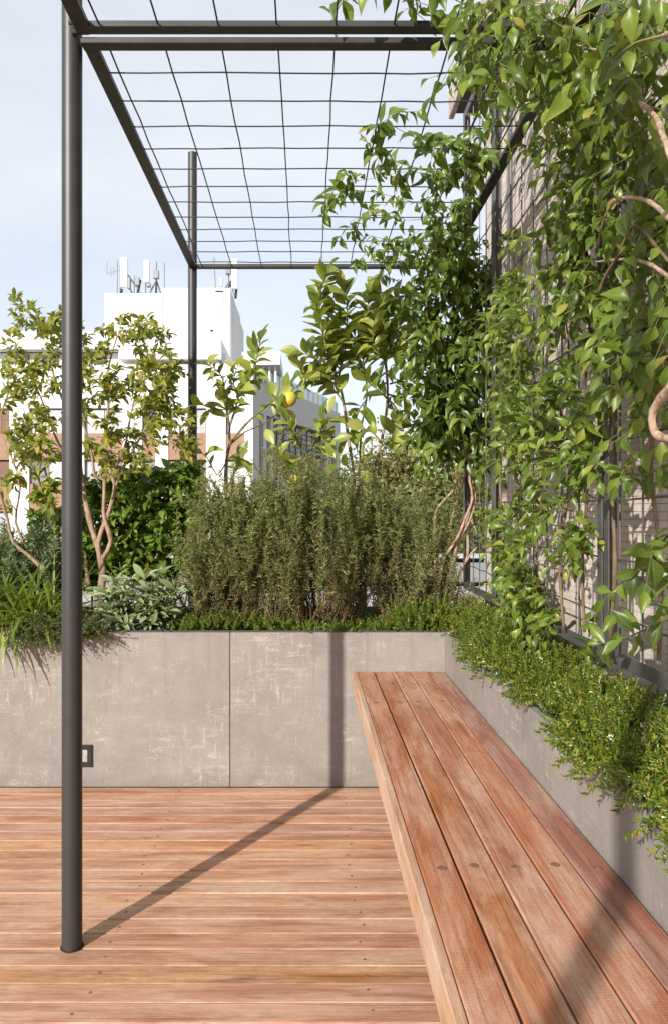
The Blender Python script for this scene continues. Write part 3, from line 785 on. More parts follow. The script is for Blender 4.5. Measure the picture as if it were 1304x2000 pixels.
def joined(name, items, variants, parent, mat, label=None):
    """the many leaves past the limit, as one mesh"""
    Vs, Qs, Ts, Us, n = [], [], [], [], 0
    for vi, (V, Q, T, U) in enumerate(variants):
        Ms = [m for (m, v) in items if v == vi]
        if not Ms: continue
        A = np.array([[list(r) for r in m] for m in Ms])
        P = np.einsum('kij,vj->kvi', A[:, :3, :3], V) + A[:, None, :3, 3]
        K = len(Ms); nv = len(V)
        off = (n + np.arange(K) * nv)[:, None, None]
        Vs.append(P.reshape(-1, 3)); Us.append(np.tile(U, (K, 1)))
        if len(Q): Qs.append((Q[None] + off).reshape(-1, 4))
        if len(T): Ts.append((T[None] + off).reshape(-1, 3))
        n += K * nv
    me = mesh_np(name, np.concatenate(Vs), np.concatenate(Qs) if Qs else None, np.concatenate(Ts) if Ts else None, mat, True, np.concatenate(Us))
    return put(name, me, parent, kind='stuff')

class Plant:
    def __init__(s, name, loc, label, cat, seed, group=None):
        s.e = empty(name, loc, label, cat, group); s.r = random.Random(seed)
        s.nodes = []; s.leaves = []; s.twigs = MB(); s.has_twigs = False
    def stem(s, pts, r0, r1, mat, name='stem', n=7, nodes=True, step=0.05):
        """a stem along pts (smoothed), with its own mesh"""
        P = [Vector(p) for p in pts]; D = []
        for i in range(len(P) - 1):
            a = P[max(i - 1, 0)]; b = P[i]; c = P[i + 1]; d = P[min(i + 2, len(P) - 1)]
            k = max(2, int((c - b).length / step))
            for j in range(k):
                t = j / k
                D.append(0.5 * ((2 * b) + (c - a) * t + (2 * a - 5 * b + 4 * c - d) * t * t + (3 * b - a - 3 * c + d) * t ** 3))
        D.append(P[-1]); m = MB(); L = len(D)
        rs = [(r0 + (r1 - r0) * (i / (L - 1))) * (1 + s.r.uniform(-0.10, 0.10) + (0.22 if i % 6 == 3 else 0)) for i in range(L)]
        m.tube(D, rs, n); me = m.mesh(name, mat, True); put(name, me, s.e)
        if nodes: s.nodes += [(p, rs[i]) for i, p in enumerate(D)]
        return D
    def twig(s, target, sag=0.03, r0=0.0032, r1=0.0011, nseg=6, minup=None, wob=0.012):
        """a thin twig from the nearest wood to target; its nodes join the plant"""
        tgt = Vector(target); best, bd = None, 1e9
        for (p, r_) in s.nodes:
            d = (p - tgt).length + (0.8 * max(0, p.z - tgt.z - 0.02) if minup else 0)
            if d < bd and d > 0.012: bd, best = d, (p, r_)
        p0, rr = best; L = (tgt - p0).length
        pts = []; off = rv(s.r, 0.10 * L)
        for j in range(nseg + 1):
            t = j / nseg
            q = p0.lerp(tgt, t) + off * math.sin(math.pi * t) * 0.6 + Vector((0, 0, sag * math.sin(math.pi * t)))
            if 0 < j < nseg: q += rv(s.r, wob * L)
            pts.append(q)
        ra = min(rr * 0.8, r0)
        rs = [ra + (min(r1, ra) - ra) * j / nseg for j in range(nseg + 1)]
        s.twigs.tube(pts, rs, 5, cap=False); s.has_twigs = True
        s.nodes += [(p, rs[i]) for i, p in enumerate(pts)][1:]
        return pts
    def leaf(s, p, d, n, size, v): s.leaves.append((frame(p, d, n, size), v, size))
    def finish(s, meshes, variants, twigmat, limit=300, name='leaf', mass='leaves', mat=None):
        if s.has_twigs: s.twigs.build('twigs', twigmat, s.e, kind='stuff', smooth=True)
        def score(it):
            m, v, size = it; x, y, z = m[0][3], m[1][3], m[2][3]
            if y < 0.25: return 0
            px = VX + F * x / y; py = VY - F * (z - H) / y
            if not (-20 < px < 1324 and -20 < py < 2000): return 0
            return size / y * (1.0 + 0.25 * s.r.random())
        L = sorted(s.leaves, key=score, reverse=True)
        inv = winv(s.e)
        for (m, v, size) in L[:limit]:
            o = bpy.data.objects.new(name, meshes[v]); C.objects.link(o); o.parent = s.e; o.matrix_parent_inverse = inv; o.matrix_basis = m
        if len(L) > limit: joined(mass, [(m, v) for (m, v, z) in L[limit:]], variants, s.e, mat)

TOSUN = sun_to
def in_poly(px, py, poly):
    c = False; j = len(poly) - 1
    for i in range(len(poly)):
        (xi, yi), (xj, yj) = poly[i], poly[j]
        if (yi > py) != (yj > py) and px < (xj - xi) * (py - yi) / (yj - yi) + xi: c = not c
        j = i
    return c
from mathutils import noise as mnoise
def poly_pts(r, poly, n, clump=None):
    xs = [p[0] for p in poly]; ys = [p[1] for p in poly]; o = []
    while len(o) < n:
        px, py = r.uniform(min(xs), max(xs)), r.uniform(min(ys), max(ys))
        if clump is not None and mnoise.noise((px / 60.0, py / 60.0, clump)) < -0.02 + r.uniform(-0.1, 0.1): continue
        if in_poly(px, py, poly): o.append((px, py))
    return o

BARK = barkmat('tan_bark', (0.17, 0.105, 0.068), (0.40, 0.275, 0.195), 60)
BARKV = barkmat('vine_bark', (0.17, 0.105, 0.065), (0.50, 0.365, 0.265), 85)
BARKD = barkmat('brown_bark', (0.10, 0.065, 0.040), (0.20, 0.14, 0.09), 60)
GTWIG = plain('green_twig', (0.13, 0.14, 0.045), 0.6, 0.3, var=0.3, scale=20)

# --- the two pale-stemmed shrubs at the left
LS = leafmat('shrub_leaf', [(0, (0.075, 0.120, 0.014)), (0.3, (0.150, 0.190, 0.020)), (0.65, (0.255, 0.270, 0.030)), (0.9, (0.35, 0.31, 0.04)), (1.0, (0.40, 0.29, 0.05))], 0.48, 0.45, 0.35)
shrub_leaves = [leaf_mesh('leaf', w_, LS, f_, c_, 0.5, 1.0, tw) for (w_, f_, c_, tw) in ((0.46, 0.2, 0.25, 0.2), (0.50, 0.3, 0.45, -0.3), (0.42, 0.12, 0.1, 0.5), (0.48, 0.35, 0.7, 0.0))]
def shrub_leafing(P, pts, size, n=7, start=0.3):
    r = P.r; L = len(pts) - 1; axis = (pts[-1] - pts[0]).normalized()
    for k in range(n):
        t = start + (1 - start) * (k + r.random() * 0.6) / n; i = min(int(t * L), L - 1)
        p = pts[i].lerp(pts[i + 1], t * L - i)
        side = rv(r); side -= axis * side.dot(axis); side.normalize()
        d = axis * 0.55 + side * 0.75 + Vector((0, 0, r.uniform(-0.35, 0.35)))
        nn = Vector((0, 0, 0.55)) + TOSUN * 0.9 + rv(r, 0.38)
        P.leaf(p, d, nn, size * r.uniform(0.6, 1.15), r.randrange(4))
        if r.random() < 0.5: P.leaf(p, d - side * 1.4 + rv(r, 0.2), nn, size * r.uniform(0.55, 1.1), r.randrange(4))
    P.leaf(pts[-1], axis + rv(r, 0.3), Vector((0, 0, 1)) + TOSUN * 0.5 + rv(r, 0.3), size * r.uniform(0.7, 1.1), r.randrange(4))

Y0 = 3.52
sh = Plant('shrub', at(196, 1175, Y0), 'tall airy shrub with pale branching trunk and yellow green leaves right of the front post', 'shrub', 11, 'pale stemmed shrubs')
def A(lst, Y, j=0.0): return [at(x, y, Y + (q if False else 0)) + Vector((0, j * i, 0)) for i, (x, y) in enumerate(lst)]
sh.stem(A([(197, 1190), (197, 1150), (199, 1112), (188, 1069), (172, 1025), (160, 975), (150, 920), (140, 860), (120, 800), (95, 740), (80, 690)], Y0, 0.012), 0.019, 0.004, BARK, 'trunk')
sh.stem(A([(199, 1115), (192, 1060), (207, 1015), (219, 975), (222, 945), (207, 900), (203, 850), (208, 790), (205, 730), (215, 680), (228, 640)], Y0 + 0.02, 0.006), 0.013, 0.003, BARK, 'branch')
sh.stem(A([(203, 1090), (219, 1057), (211, 1026), (206, 996), (209, 938), (192, 932), (188, 895), (178, 850), (165, 800), (160, 740), (170, 680)], Y0 - 0.03, -0.01), 0.012, 0.003, BARK, 'branch')
sh.stem(A([(219, 975), (235, 930), (258, 890), (285, 845), (310, 800), (330, 755), (340, 730)], Y0 + 0.0, -0.015), 0.008, 0.002, BARK, 'branch')
sh.stem(A([(209, 940), (240, 880), (250, 820), (262, 760), (285, 700), (300, 660)], Y0 + 0.05, 0.02), 0.007, 0.002, BARK, 'branch')
sh.stem(A([(166, 1085), (170, 1118), (176, 1160)], Y0 + 0.08), 0.009, 0.013, BARK, 'branch')
sh.stem(A([(150, 920), (110, 860), (85, 800), (60, 740), (50, 690)], Y0 + 0.05, 0.02), 0.006, 0.002, BARK, 'branch')
cl = []
for poly, n in (([(160, 660), (260, 615), (330, 650), (345, 760), (330, 800), (250, 790), (165, 800)], 70), ([(15, 650), (120, 600), (165, 640), (165, 800), (60, 810), (0, 780), (0, 730)], 56),
                ([(20, 600), (60, 590), (125, 615), (120, 660), (40, 650)], 12), ([(300, 660), (365, 720), (385, 800), (360, 860), (300, 830)], 26), ([(220, 620), (300, 620), (310, 660), (240, 660)], 8),
                ([(165, 800), (300, 800), (320, 880), (240, 900), (165, 900)], 30), ([(30, 800), (120, 800), (125, 900), (60, 930), (10, 880)], 20), ([(25, 570), (40, 575), (45, 595), (25, 590)], 2), ([(345, 850), (385, 860), (385, 900), (350, 900)], 5), ([(180, 890), (290, 890), (280, 940), (190, 940)], 9)):
    cl += [(p, Y0 + sh.r.uniform(-0.22, 0.26)) for p in poly_pts(sh.r, poly, int(n * 1.45))]
base = at(200, 1000, Y0)
cl = sorted((at(p[0], p[1], Y) for p, Y in cl), key=lambda q: (q - base).length)
for q in cl: shrub_leafing(sh, sh.twig(q, 0.02, 0.0035, 0.001), 0.049, 6, 0.2)
sh.finish([a for a, b in shrub_leaves], [b for a, b in shrub_leaves], BARK, mat=LS)

sh2 = Plant('shrub', at(92, 1125, Y0), 'thin leaning shrub with few bare stems left of the front post', 'shrub', 12, 'pale stemmed shrubs')
sh2.stem(A([(104, 1150), (92, 1118), (56, 1081), (31, 1058), (22, 1015), (8, 960), (-10, 900), (-14, 850)], Y0 - 0.08, -0.01), 0.011, 0.003, BARK, 'trunk')
sh2.stem(A([(74, 1100), (52, 1070), (28, 1020), (35, 950), (20, 900), (0, 860), (-8, 810), (10, 750)], Y0 - 0.06, 0.01), 0.006, 0.002, BARK, 'branch')
sh2.stem(A([(110, 1120), (98, 1090), (82, 1050), (86, 1000), (72, 940), (46, 895), (18, 868), (2, 820)], Y0 + 0.05, 0.01), 0.006, 0.002, BARK, 'branch')
sh2.stem(A([(86, 1000), (92, 950), (84, 910), (70, 880), (50, 845), (40, 800)], Y0 + 0.08, 0.01), 0.005, 0.002, BARK, 'branch')
cl = []
for poly, n in (([(0, 800), (60, 810), (100, 860), (110, 960), (60, 990), (10, 960)], 30), ([(0, 940), (30, 950), (20, 1000), (0, 1000)], 3), ([(60, 930), (115, 930), (110, 1010), (75, 1010)], 10), ([(0, 740), (40, 740), (40, 800), (0, 800)], 7)):
    cl += [at(p[0], p[1], Y0 + sh2.r.uniform(-0.12, 0.16)) for p in poly_pts(sh2.r, poly, n)]
cl.sort(key=lambda q: (q - at(60, 1060, Y0)).length)
for q in cl: shrub_leafing(sh2, sh2.twig(q, 0.02, 0.003, 0.001), 0.056, 5)
sh2.finish([a for a, b in shrub_leaves], [b for a, b in shrub_leaves], BARK, mat=LS)

# --- dense dark green bush behind
LB = leafmat('bush_leaf', [(0, (0.042, 0.098, 0.011)), (0.5, (0.085, 0.165, 0.019)), (0.85, (0.145, 0.225, 0.028)), (1, (0.25, 0.26, 0.03))], 0.35, 0.38, 0.4)
bush_leaves = [leaf_mesh('leaf', w_, LB, f_, c_, 0.42, 0.9, tw) for (w_, f_, c_, tw) in ((0.58, 0.2, 0.25, 0.2), (0.62, 0.25, 0.45, -0.3), (0.5, 0.12, 0.15, 0.4))]
def bush_fill(P, polys, Yc, dY, size, n_leaf, base):
    cl = []
    for poly, n in polys: cl += [at(p[0], p[1], Yc + P.r.uniform(-dY, dY)) for p in poly_pts(P.r, poly, n)]
    cl.sort(key=lambda q: (q - base).length)
    for q in cl:
        pts = P.twig(q, 0.02, 0.003, 0.001); r = P.r; ax = (pts[-1] - pts[0]).normalized()
        for k in range(n_leaf):
            t = 0.25 + 0.75 * (k + r.random()) / n_leaf; i = min(int(t * 6), 5); p = pts[i].lerp(pts[i + 1], t * 6 - i)
            side = rv(r); side.y -= 0.5; side.normalize()
            P.leaf(p, ax * 0.3 + side * 0.8 + Vector((0, 0, -0.15)), Vector((0, 0, 0.7)) + TOSUN * 0.7 + rv(r, 0.4), size * r.uniform(0.6, 1.2), r.randrange(3))
bu = Plant('bush', at(280, 1170, 3.74), 'dense dark green leafy bush between the pale trunks and the rosemary', 'bush', 13, 'green bushes')
for (a, b) in ((235, 225), (280, 290), (320, 345), (360, 372), (180, 170)):
    bu.stem(A([(a, 1190), ((a + b) / 2 + 6, 1110), (b, 1020), (b + 4, 950)], 3.76), 0.006, 0.002, BARKD, 'stem')
bush_fill(bu, [([(160, 950), (230, 925), (385, 915), (392, 1000), (370, 1130), (165, 1140)], 560), ([(330, 915), (390, 905), (390, 960), (340, 950)], 24)], 3.78, 0.14, 0.062, 7, at(280, 1150, 3.76))
bu.finish([a for a, b in bush_leaves], [b for a, b in bush_leaves], GTWIG, mat=LB)
bu2 = Plant('bush', at(90, 1160, 3.8), 'smaller dark bush behind the grassy clump at the left edge', 'bush', 14, 'green bushes')
for a in (60, 95, 130): bu2.stem(A([(a, 1190), (a + 5, 1110), (a + 2, 1040)], 3.8), 0.005, 0.002, BARKD, 'stem')
bush_fill(bu2, [([(60, 1010), (125, 985), (165, 1000), (165, 1160), (60, 1150)], 90)], 3.82, 0.10, 0.055, 7, at(100, 1150, 3.8))
bu2.finish([a for a, b in bush_leaves], [b for a, b in bush_leaves], GTWIG, mat=LB)

# --- lemon trees
LL = leafmat('lemon_leaf', [(0, (0.075, 0.130, 0.012)), (0.3, (0.155, 0.210, 0.022)), (0.65, (0.260, 0.295, 0.040)), (0.9, (0.37, 0.37, 0.09)), (1, (0.43, 0.40, 0.12))], 0.34, 0.38, 0.45, vein=0.45)
lemon_leaves = [leaf_mesh('leaf', w_, LL, f_, c_, 0.48, 0.85, tw, 0.08, 7, 0.02) for (w_, f_, c_, tw) in ((0.50, 0.22, 0.15, 0.15), (0.54, 0.32, 0.35, -0.25), (0.46, 0.18, 0.05, 0.3), (0.52, 0.4, 0.55, 0.0))]
def lemon_spray(P, D, size, a=0.15, b=1.0, step=0.022, up=0.4):
    """leaves in a loose spiral along stem points D"""
    r = P.r; tot = sum((D[i + 1] - D[i]).length for i in range(len(D) - 1)); acc = 0; nxt = a * tot; ang = r.uniform(0, 6)
    for i in range(len(D) - 1):
        L = (D[i + 1] - D[i]).length; ax = (D[i + 1] - D[i]).normalized()
        while nxt < acc + L and nxt < b * tot:
            p = D[i].lerp(D[i + 1], (nxt - acc) / L); ang += 2.4 + r.uniform(-0.4, 0.4)
            u = ax.cross(Vector((0.2, 0.9, 0.3))).normalized(); v = ax.cross(u)
            side = u * math.cos(ang) + v * math.sin(ang)
            d = side * 0.9 + ax * 0.55 + Vector((0, 0, up * 0.25 + r.uniform(-0.2, 0.2)))
            P.leaf(p, d + rv(r, 0.22), ax * 0.45 + Vector((0, 0, 0.35)) + TOSUN * 1.0 + rv(r, 0.4), size * r.uniform(0.58, 1.2), r.randrange(4))
            nxt += step * 0.68 * r.uniform(0.7, 1.4)
        acc += L
    P.leaf(D[-1], (D[-1] - D[-2]).normalized() + rv(r, 0.2), TOSUN + rv(r, 0.4), size, 0)
def lemon_mesh():
    n, mR = 18, 12; V = []
    for i in range(mR + 1):
        t = i / mR; z = math.cos(math.pi * t); r_ = math.sin(math.pi * t) ** 0.85
        nip = 0.10 * math.exp(-((t - 1) / 0.07) ** 2) + 0.05 * math.exp(-(t / 0.08) ** 2)
        for k in range(n):
            a = 2 * math.pi * k / n; V.append((r_ * math.cos(a) * 0.034, r_ * math.sin(a) * 0.034, z * 0.036 + (-nip if t > 0.5 else nip) * 0.06))
    Q = [(i * n + k, (i + 1) * n + k, (i + 1) * n + (k + 1) % n, i * n + (k + 1) % n) for i in range(mR) for k in range(n)]
    g = NT('lemon_skin'); co = g.coords(); nn = g.noise(co, 320, 2); bl = g.noise(co, 26, 4)
    c = g.mix(g.ramp(bl, [(0.42, 0.0), (0.68, 1.0)]), (0.58, 0.42, 0.03), (0.42, 0.35, 0.06))
    return mesh_np('lemon', V, Q, None, g.done(g.bsdf(c, 0.42, 0.45, 0.0, g.bump(nn, 0.5, 0.002))), True)
LEMON = lemon_mesh()
YL = 3.72
l1 = Plant('lemon_tree', at(442, 1150, YL), 'young lemon tree with one ripe lemon on its right branch, right of the rear post', 'lemon tree', 21, 'lemon trees')
l1.stem(A([(452, 1190), (446, 1050), (441, 960), (442, 902), (450, 865)], YL), 0.010, 0.007, BARKD, 'trunk')
T = {}
T['b'] = l1.stem(A([(450, 865), (470, 842), (492, 820), (520, 799), (545, 780)], YL, -0.02), 0.006, 0.003, GTWIG, 'branch')
T['c'] = l1.stem(A([(447, 872), (477, 844), (513, 827), (540, 807), (560, 790)], YL, 0.012), 0.004, 0.0025, GTWIG, 'branch')
T['d'] = l1.stem(A([(449, 862), (449, 833), (459, 803), (466, 777), (474, 760), (492, 734), (503, 697), (509, 664)], YL, 0.0), 0.006, 0.002, GTWIG, 'branch')
T['e'] = l1.stem(A([(449, 835), (442, 786), (438, 747), (428, 728), (415, 722)], YL, -0.02), 0.005, 0.002, GTWIG, 'branch')
T['f'] = l1.stem(A([(441, 905), (425, 928), (408, 895), (391, 883)], YL, -0.03), 0.004, 0.002, GTWIG, 'branch')
T['g'] = l1.stem(A([(441, 960), (455, 935), (468, 905), (474, 895)], YL, -0.05), 0.004, 0.002, GTWIG, 'branch')
T['h'] = l1.stem(A([(442, 800), (420, 800), (400, 795)], YL, -0.03), 0.003, 0.0015, GTWIG, 'branch')
T['i'] = l1.stem(A([(466, 777), (455, 745), (462, 715)], YL, 0.02), 0.004, 0.002, GTWIG, 'branch')
T['j'] = l1.stem(A([(545, 780), (575, 760), (600, 748), (630, 745)], YL, -0.02), 0.003, 0.0015, GTWIG, 'branch')
for k, (a, st) in dict(b=(0.55, 0.035), d=(0.25, 0.017), e=(0.15, 0.018), f=(0.5, 0.03), g=(0.5, 0.02), h=(0.3, 0.022), i=(0.1, 0.018), j=(0.1, 0.026), c=(0.75, 0.02)).items(): lemon_spray(l1, T[k], 0.098, a, 1.0, st)
put('lemon', LEMON, l1.e, Matrix.Translation(at(566, 780, YL - 0.1)) @ Matrix.Rotation(0.5, 4, 'Y'))
l1.finish([a for a, b in lemon_leaves], [b for a, b in lemon_leaves], GTWIG, mat=LL)
l3 = Plant('lemon_tree', at(585, 1150, YL - 0.12), 'low lemon sapling with broad leaves and a half hidden lemon just above the rosemary', 'lemon tree', 22, 'lemon trees')
l3.stem(A([(590, 1190), (588, 1050), (584, 940), (597, 893), (610, 872), (635, 837), (642, 815)], YL - 0.15), 0.008, 0.002, GTWIG, 'trunk')
T = [l3.stem(A([(584, 935), (565, 905), (548, 890), (536, 868)], YL - 0.2), 0.004, 0.002, GTWIG, 'branch'), l3.stem(A([(597, 893), (580, 860), (570, 845), (562, 830)], YL - 0.15, -0.02), 0.004, 0.002, GTWIG, 'branch'),
     l3.stem(A([(610, 872), (618, 850), (635, 832), (640, 812)], YL - 0.15, -0.02), 0.004, 0.002, GTWIG, 'branch'), l3.stem(A([(610, 872), (630, 865), (648, 862)], YL - 0.15, -0.02), 0.003, 0.002, GTWIG, 'branch')]
for D in T: lemon_spray(l3, D, 0.10, 0.2, 1.0, 0.020)
put('lemon', LEMON, l3.e, Matrix.Translation(at(580, 937, YL - 0.16)) @ Matrix.Rotation(0.3, 4, 'X'))
l3.finish([a for a, b in lemon_leaves], [b for a, b in lemon_leaves], GTWIG, mat=LL)
YM = 3.62
l2 = Plant('lemon_tree', at(700, 1150, YM), 'taller lemon tree on two thin trunks reaching the rear bar of the pergola', 'lemon tree', 23, 'lemon trees')
l2.stem(A([(705, 1190), (698, 1050), (692, 960), (688, 908), (679, 852), (673, 801), (664, 755), (650, 715)], YM), 0.010, 0.006, BARK, 'trunk')
l2.stem(A([(712, 1190), (715, 1050), (722, 960), (731, 912), (744, 865), (756, 779), (752, 700)], YM + 0.04), 0.009, 0.006, BARK, 'trunk')
l2.stem(A([(700, 1190), (700, 1000), (702, 900), (706, 830), (716, 770), (712, 720)], YM + 0.1), 0.006, 0.004, BARK, 'trunk')
for pts, Yq, a, st in (([(650, 715), (634, 665), (624, 610), (627, 565), (637, 530)], YM - 0.06, 0.0, 0.0125), ([(660, 740), (672, 690), (678, 635), (676, 585), (672, 568)], YM + 0.02, 0.05, 0.0130),
                   ([(712, 740), (708, 680), (716, 620), (722, 575)], YM + 0.08, 0.05, 0.0135), ([(752, 720), (750, 660), (748, 610), (745, 572)], YM + 0.02, 0.05, 0.0130), ([(752, 700), (775, 650), (790, 610), (795, 590)], YM + 0.1, 0.1, 0.017),
                   ([(673, 790), (655, 765), (630, 745), (600, 735), (585, 720)], YM - 0.05, 0.2, 0.018), ([(664, 755), (640, 740), (615, 700), (590, 690)], YM - 0.1, 0.2, 0.018), ([(756, 779), (735, 760), (715, 745)], YM, 0.1, 0.018),
                   ([(756, 779), (775, 800), (775, 835)], YM - 0.02, 0.15, 0.020), ([(716, 780), (700, 800), (690, 830)], YM + 0.05, 0.2, 0.022), ([(744, 865), (728, 845), (712, 838)], YM, 0.3, 0.026), ([(690, 920), (670, 905), (655, 895)], YM - 0.08, 0.3, 0.026), ([(692, 930), (706, 912), (708, 895)], YM - 0.1, 0.3, 0.026),
                   ([(760, 750), (790, 740), (815, 720)], YM + 0.05, 0.1, 0.020), ([(752, 690), (780, 685), (808, 660)], YM + 0.02, 0.1, 0.018), ([(756, 770), (785, 775), (805, 765)], YM, 0.1, 0.018), ([(660, 740), (640, 700), (652, 650), (650, 615)], YM, 0.1, 0.016), ([(708, 700), (735, 650), (768, 610), (772, 585)], YM + 0.06, 0.1, 0.016), ([(712, 720), (690, 690), (695, 640)], YM + 0.05, 0.1, 0.016), ([(750, 700), (728, 680), (730, 640)], YM - 0.04, 0.1, 0.016), ([(744, 870), (765, 860), (770, 840)], YM, 0.2, 0.026)):
    D = l2.stem(A(pts, Yq), 0.005, 0.0018, GTWIG, 'branch'); lemon_spray(l2, D, 0.112, a, 1.0, st)
l2.finish([a for a, b in lemon_leaves], [b for a, b in lemon_leaves], GTWIG, mat=LL)

# --- rosemary bushes: upright stems ringed with needles
RN = leafmat('rosemary_needle', [(0, (0.062, 0.105, 0.021)), (0.5, (0.120, 0.175, 0.036)), (0.85, (0.19, 0.235, 0.058)), (1, (0.25, 0.27, 0.09))], 0.25, 0.5, 0.35, vein=0)
DRY = leafmat('dry_needle', [(0, (0.085, 0.050, 0.030)), (0.6, (0.165, 0.095, 0.055)), (1, (0.26, 0.165, 0.10))], 0.2, 0.7, 0.2, vein=0)
RSTEM = barkmat('rosemary_stem', (0.085, 0.052, 0.032), (0.20, 0.115, 0.075), 70)
def rosemary(name, label, px0, px1, ytop, Y, dY, nst, seed, needle=0.026, lean=0.0, tips=None, mat=RN, ybase=1225, hvar=0.12, group='rosemary bushes', cat='rosemary', dry=True):
    e = empty(name, at((px0 + px1) / 2, 1225, Y), label, cat, group)
    r = random.Random(seed); st = MB(); P, D, N = [], [], []
    for i in range(nst):
        u = r.random(); y_ = Y + r.uniform(-dY, dY)
        top = at(px0 + (px1 - px0) * u, ytop(u) + r.uniform(-10, 60) + abs(r.gauss(0, 34)), y_)
        fan = 0.70
        b = at(px0 + (px1 - px0) * (0.5 + (u - 0.5) * fan + r.uniform(-0.06, 0.06)), ybase, y_ * 0.5 + Y * 0.5)
        b.z = 0.655 + r.uniform(0, 0.03)
        if r.random() < 0.38: top.z = b.z + (top.z - b.z) * r.uniform(0.30, 0.85); top.y -= r.uniform(0, 0.14); top.x += r.gauss(0, 0.07)
        bend = Vector((r.gauss(0, 0.035), r.gauss(0, 0.03), 0)); n = 9
        pts = [b.lerp(top, j / n) + bend * math.sin(math.pi * j / n) + (Vector((r.gauss(0, 0.004), r.gauss(0, 0.004), 0)) if 0 < j < n else Vector()) for j in range(n + 1)]
        st.tube(pts, [0.0030 - 0.0022 * j / n for j in range(n + 1)], 4, cap=False)
        shoots = [pts]
        for q in range(r.randint(2, 5)):      # side shoots
            k = r.randint(2, n - 1); s0 = pts[k]; L = r.uniform(0.08, 0.22)
            dd = Vector((r.gauss(0, 0.45), r.gauss(-0.1, 0.45), 1.0)).normalized()
            sp = [s0 + dd * L * j / 5 + Vector((0, 0, 0.02 * (j / 5) ** 2)) for j in range(6)]
            st.tube(sp, [0.0016 - 0.0008 * j / 5 for j in range(6)], 4, cap=False); shoots.append(sp)
        for sp in shoots:
            L = sum((sp[j + 1] - sp[j]).length for j in range(len(sp) - 1)); m = int(L / 0.0075)
            for k in range(m):
                t = (k + r.random()) / m
                if sp is pts and t < 0.22 and r.random() < 0.7: continue
                f_ = t * (len(sp) - 1); j = min(int(f_), len(sp) - 2); p = sp[j].lerp(sp[j + 1], f_ - j); ax = (sp[j + 1] - sp[j]).normalized()
                for _ in range(3):
                    sd = rv(r); sd -= ax * sd.dot(ax); sd.normalize()
                    d = sd * 0.8 + ax * r.uniform(0.35, 1.0); P.append(p[:]); D.append(d.normalized()[:]); N.append(needle * r.uniform(0.55, 1.1) * (0.75 if t > 0.93 else 1))
    st.build('stems', RSTEM, e, kind='stuff', smooth=True)
    P, D, N = np.array(P), np.array(D), np.array(N)
    if dry:
        z0, z1 = P[:, 2].min(), P[:, 2].max(); t_ = (P[:, 2] - z0) / (z1 - z0)
        k_ = np.random.default_rng(seed + 5).random(len(P)) < np.clip(0.55 - 0.80 * t_, 0.06, 0.5)
        needles('dry_needles', P[k_], D[k_], N[k_], 0.07, DRY, e, seed + 1)
        P, D, N = P[~k_], D[~k_], N[~k_]
    needles('needles', P, D, N, 0.085, mat, e, seed)
    return e
def needles(name, P, D, L, wr, mat, parent, seed, droop=0.12):
    """many thin three-sided blades as one mesh"""
    rg = np.random.default_rng(seed); n = len(P)
    side = np.cross(D, rg.normal(0, 1, (n, 3))); side /= np.linalg.norm(side, axis=1)[:, None]
    L = L[:, None]; w_ = L * wr
    mid = P + D * L * 0.5; tip = P + D * L; tip[:, 2] -= (L[:, 0] * droop)
    V = np.stack([P - side * w_ * 0.5, P + side * w_ * 0.5, mid + side * w_, mid - side * w_, tip], 1).reshape(-1, 3)
    o = (np.arange(n) * 5)[:, None]
    put(name, mesh_np(name, V, np.array([[0, 1, 2, 3]]) + o, np.array([[3, 2, 4]]) + o, mat, False), parent, kind='stuff')
rosemary('rosemary_bush', 'upright rosemary bush left of centre with brownish stems, beside the rear post', 368, 520, lambda u: 912 + 60 * (1 - u) ** 2, 3.48, 0.17, 112, 31)
rosemary('rosemary_bush', 'tallest and densest rosemary bush in the middle, below the lemon trees', 490, 735, lambda u: 908 + 8 * math.sin(9 * u), 3.44, 0.17, 150, 32)
rosemary('rosemary_bush', 'looser rosemary bush at the right, thinning out towards the bare vine stems', 712, 878, lambda u: 932 + 60 * u * u, 3.50, 0.15, 84, 33)
RG = leafmat('lavender_leaf', [(0, (0.07, 0.11, 0.04)), (0.6, (0.13, 0.17, 0.08)), (1, (0.20, 0.24, 0.13))], 0.25, 0.55, 0.3, vein=0)
rosemary('lavender_bush', 'grey green narrow leaved bush rising behind the grassy clump at the far left', -60, 125, lambda u: 1035 + 30 * abs(u - 0.5), 3.62, 0.14, 62, 34, 0.05, mat=RG, hvar=0.2, group='herbs in the planter', cat='lavender', dry=False)

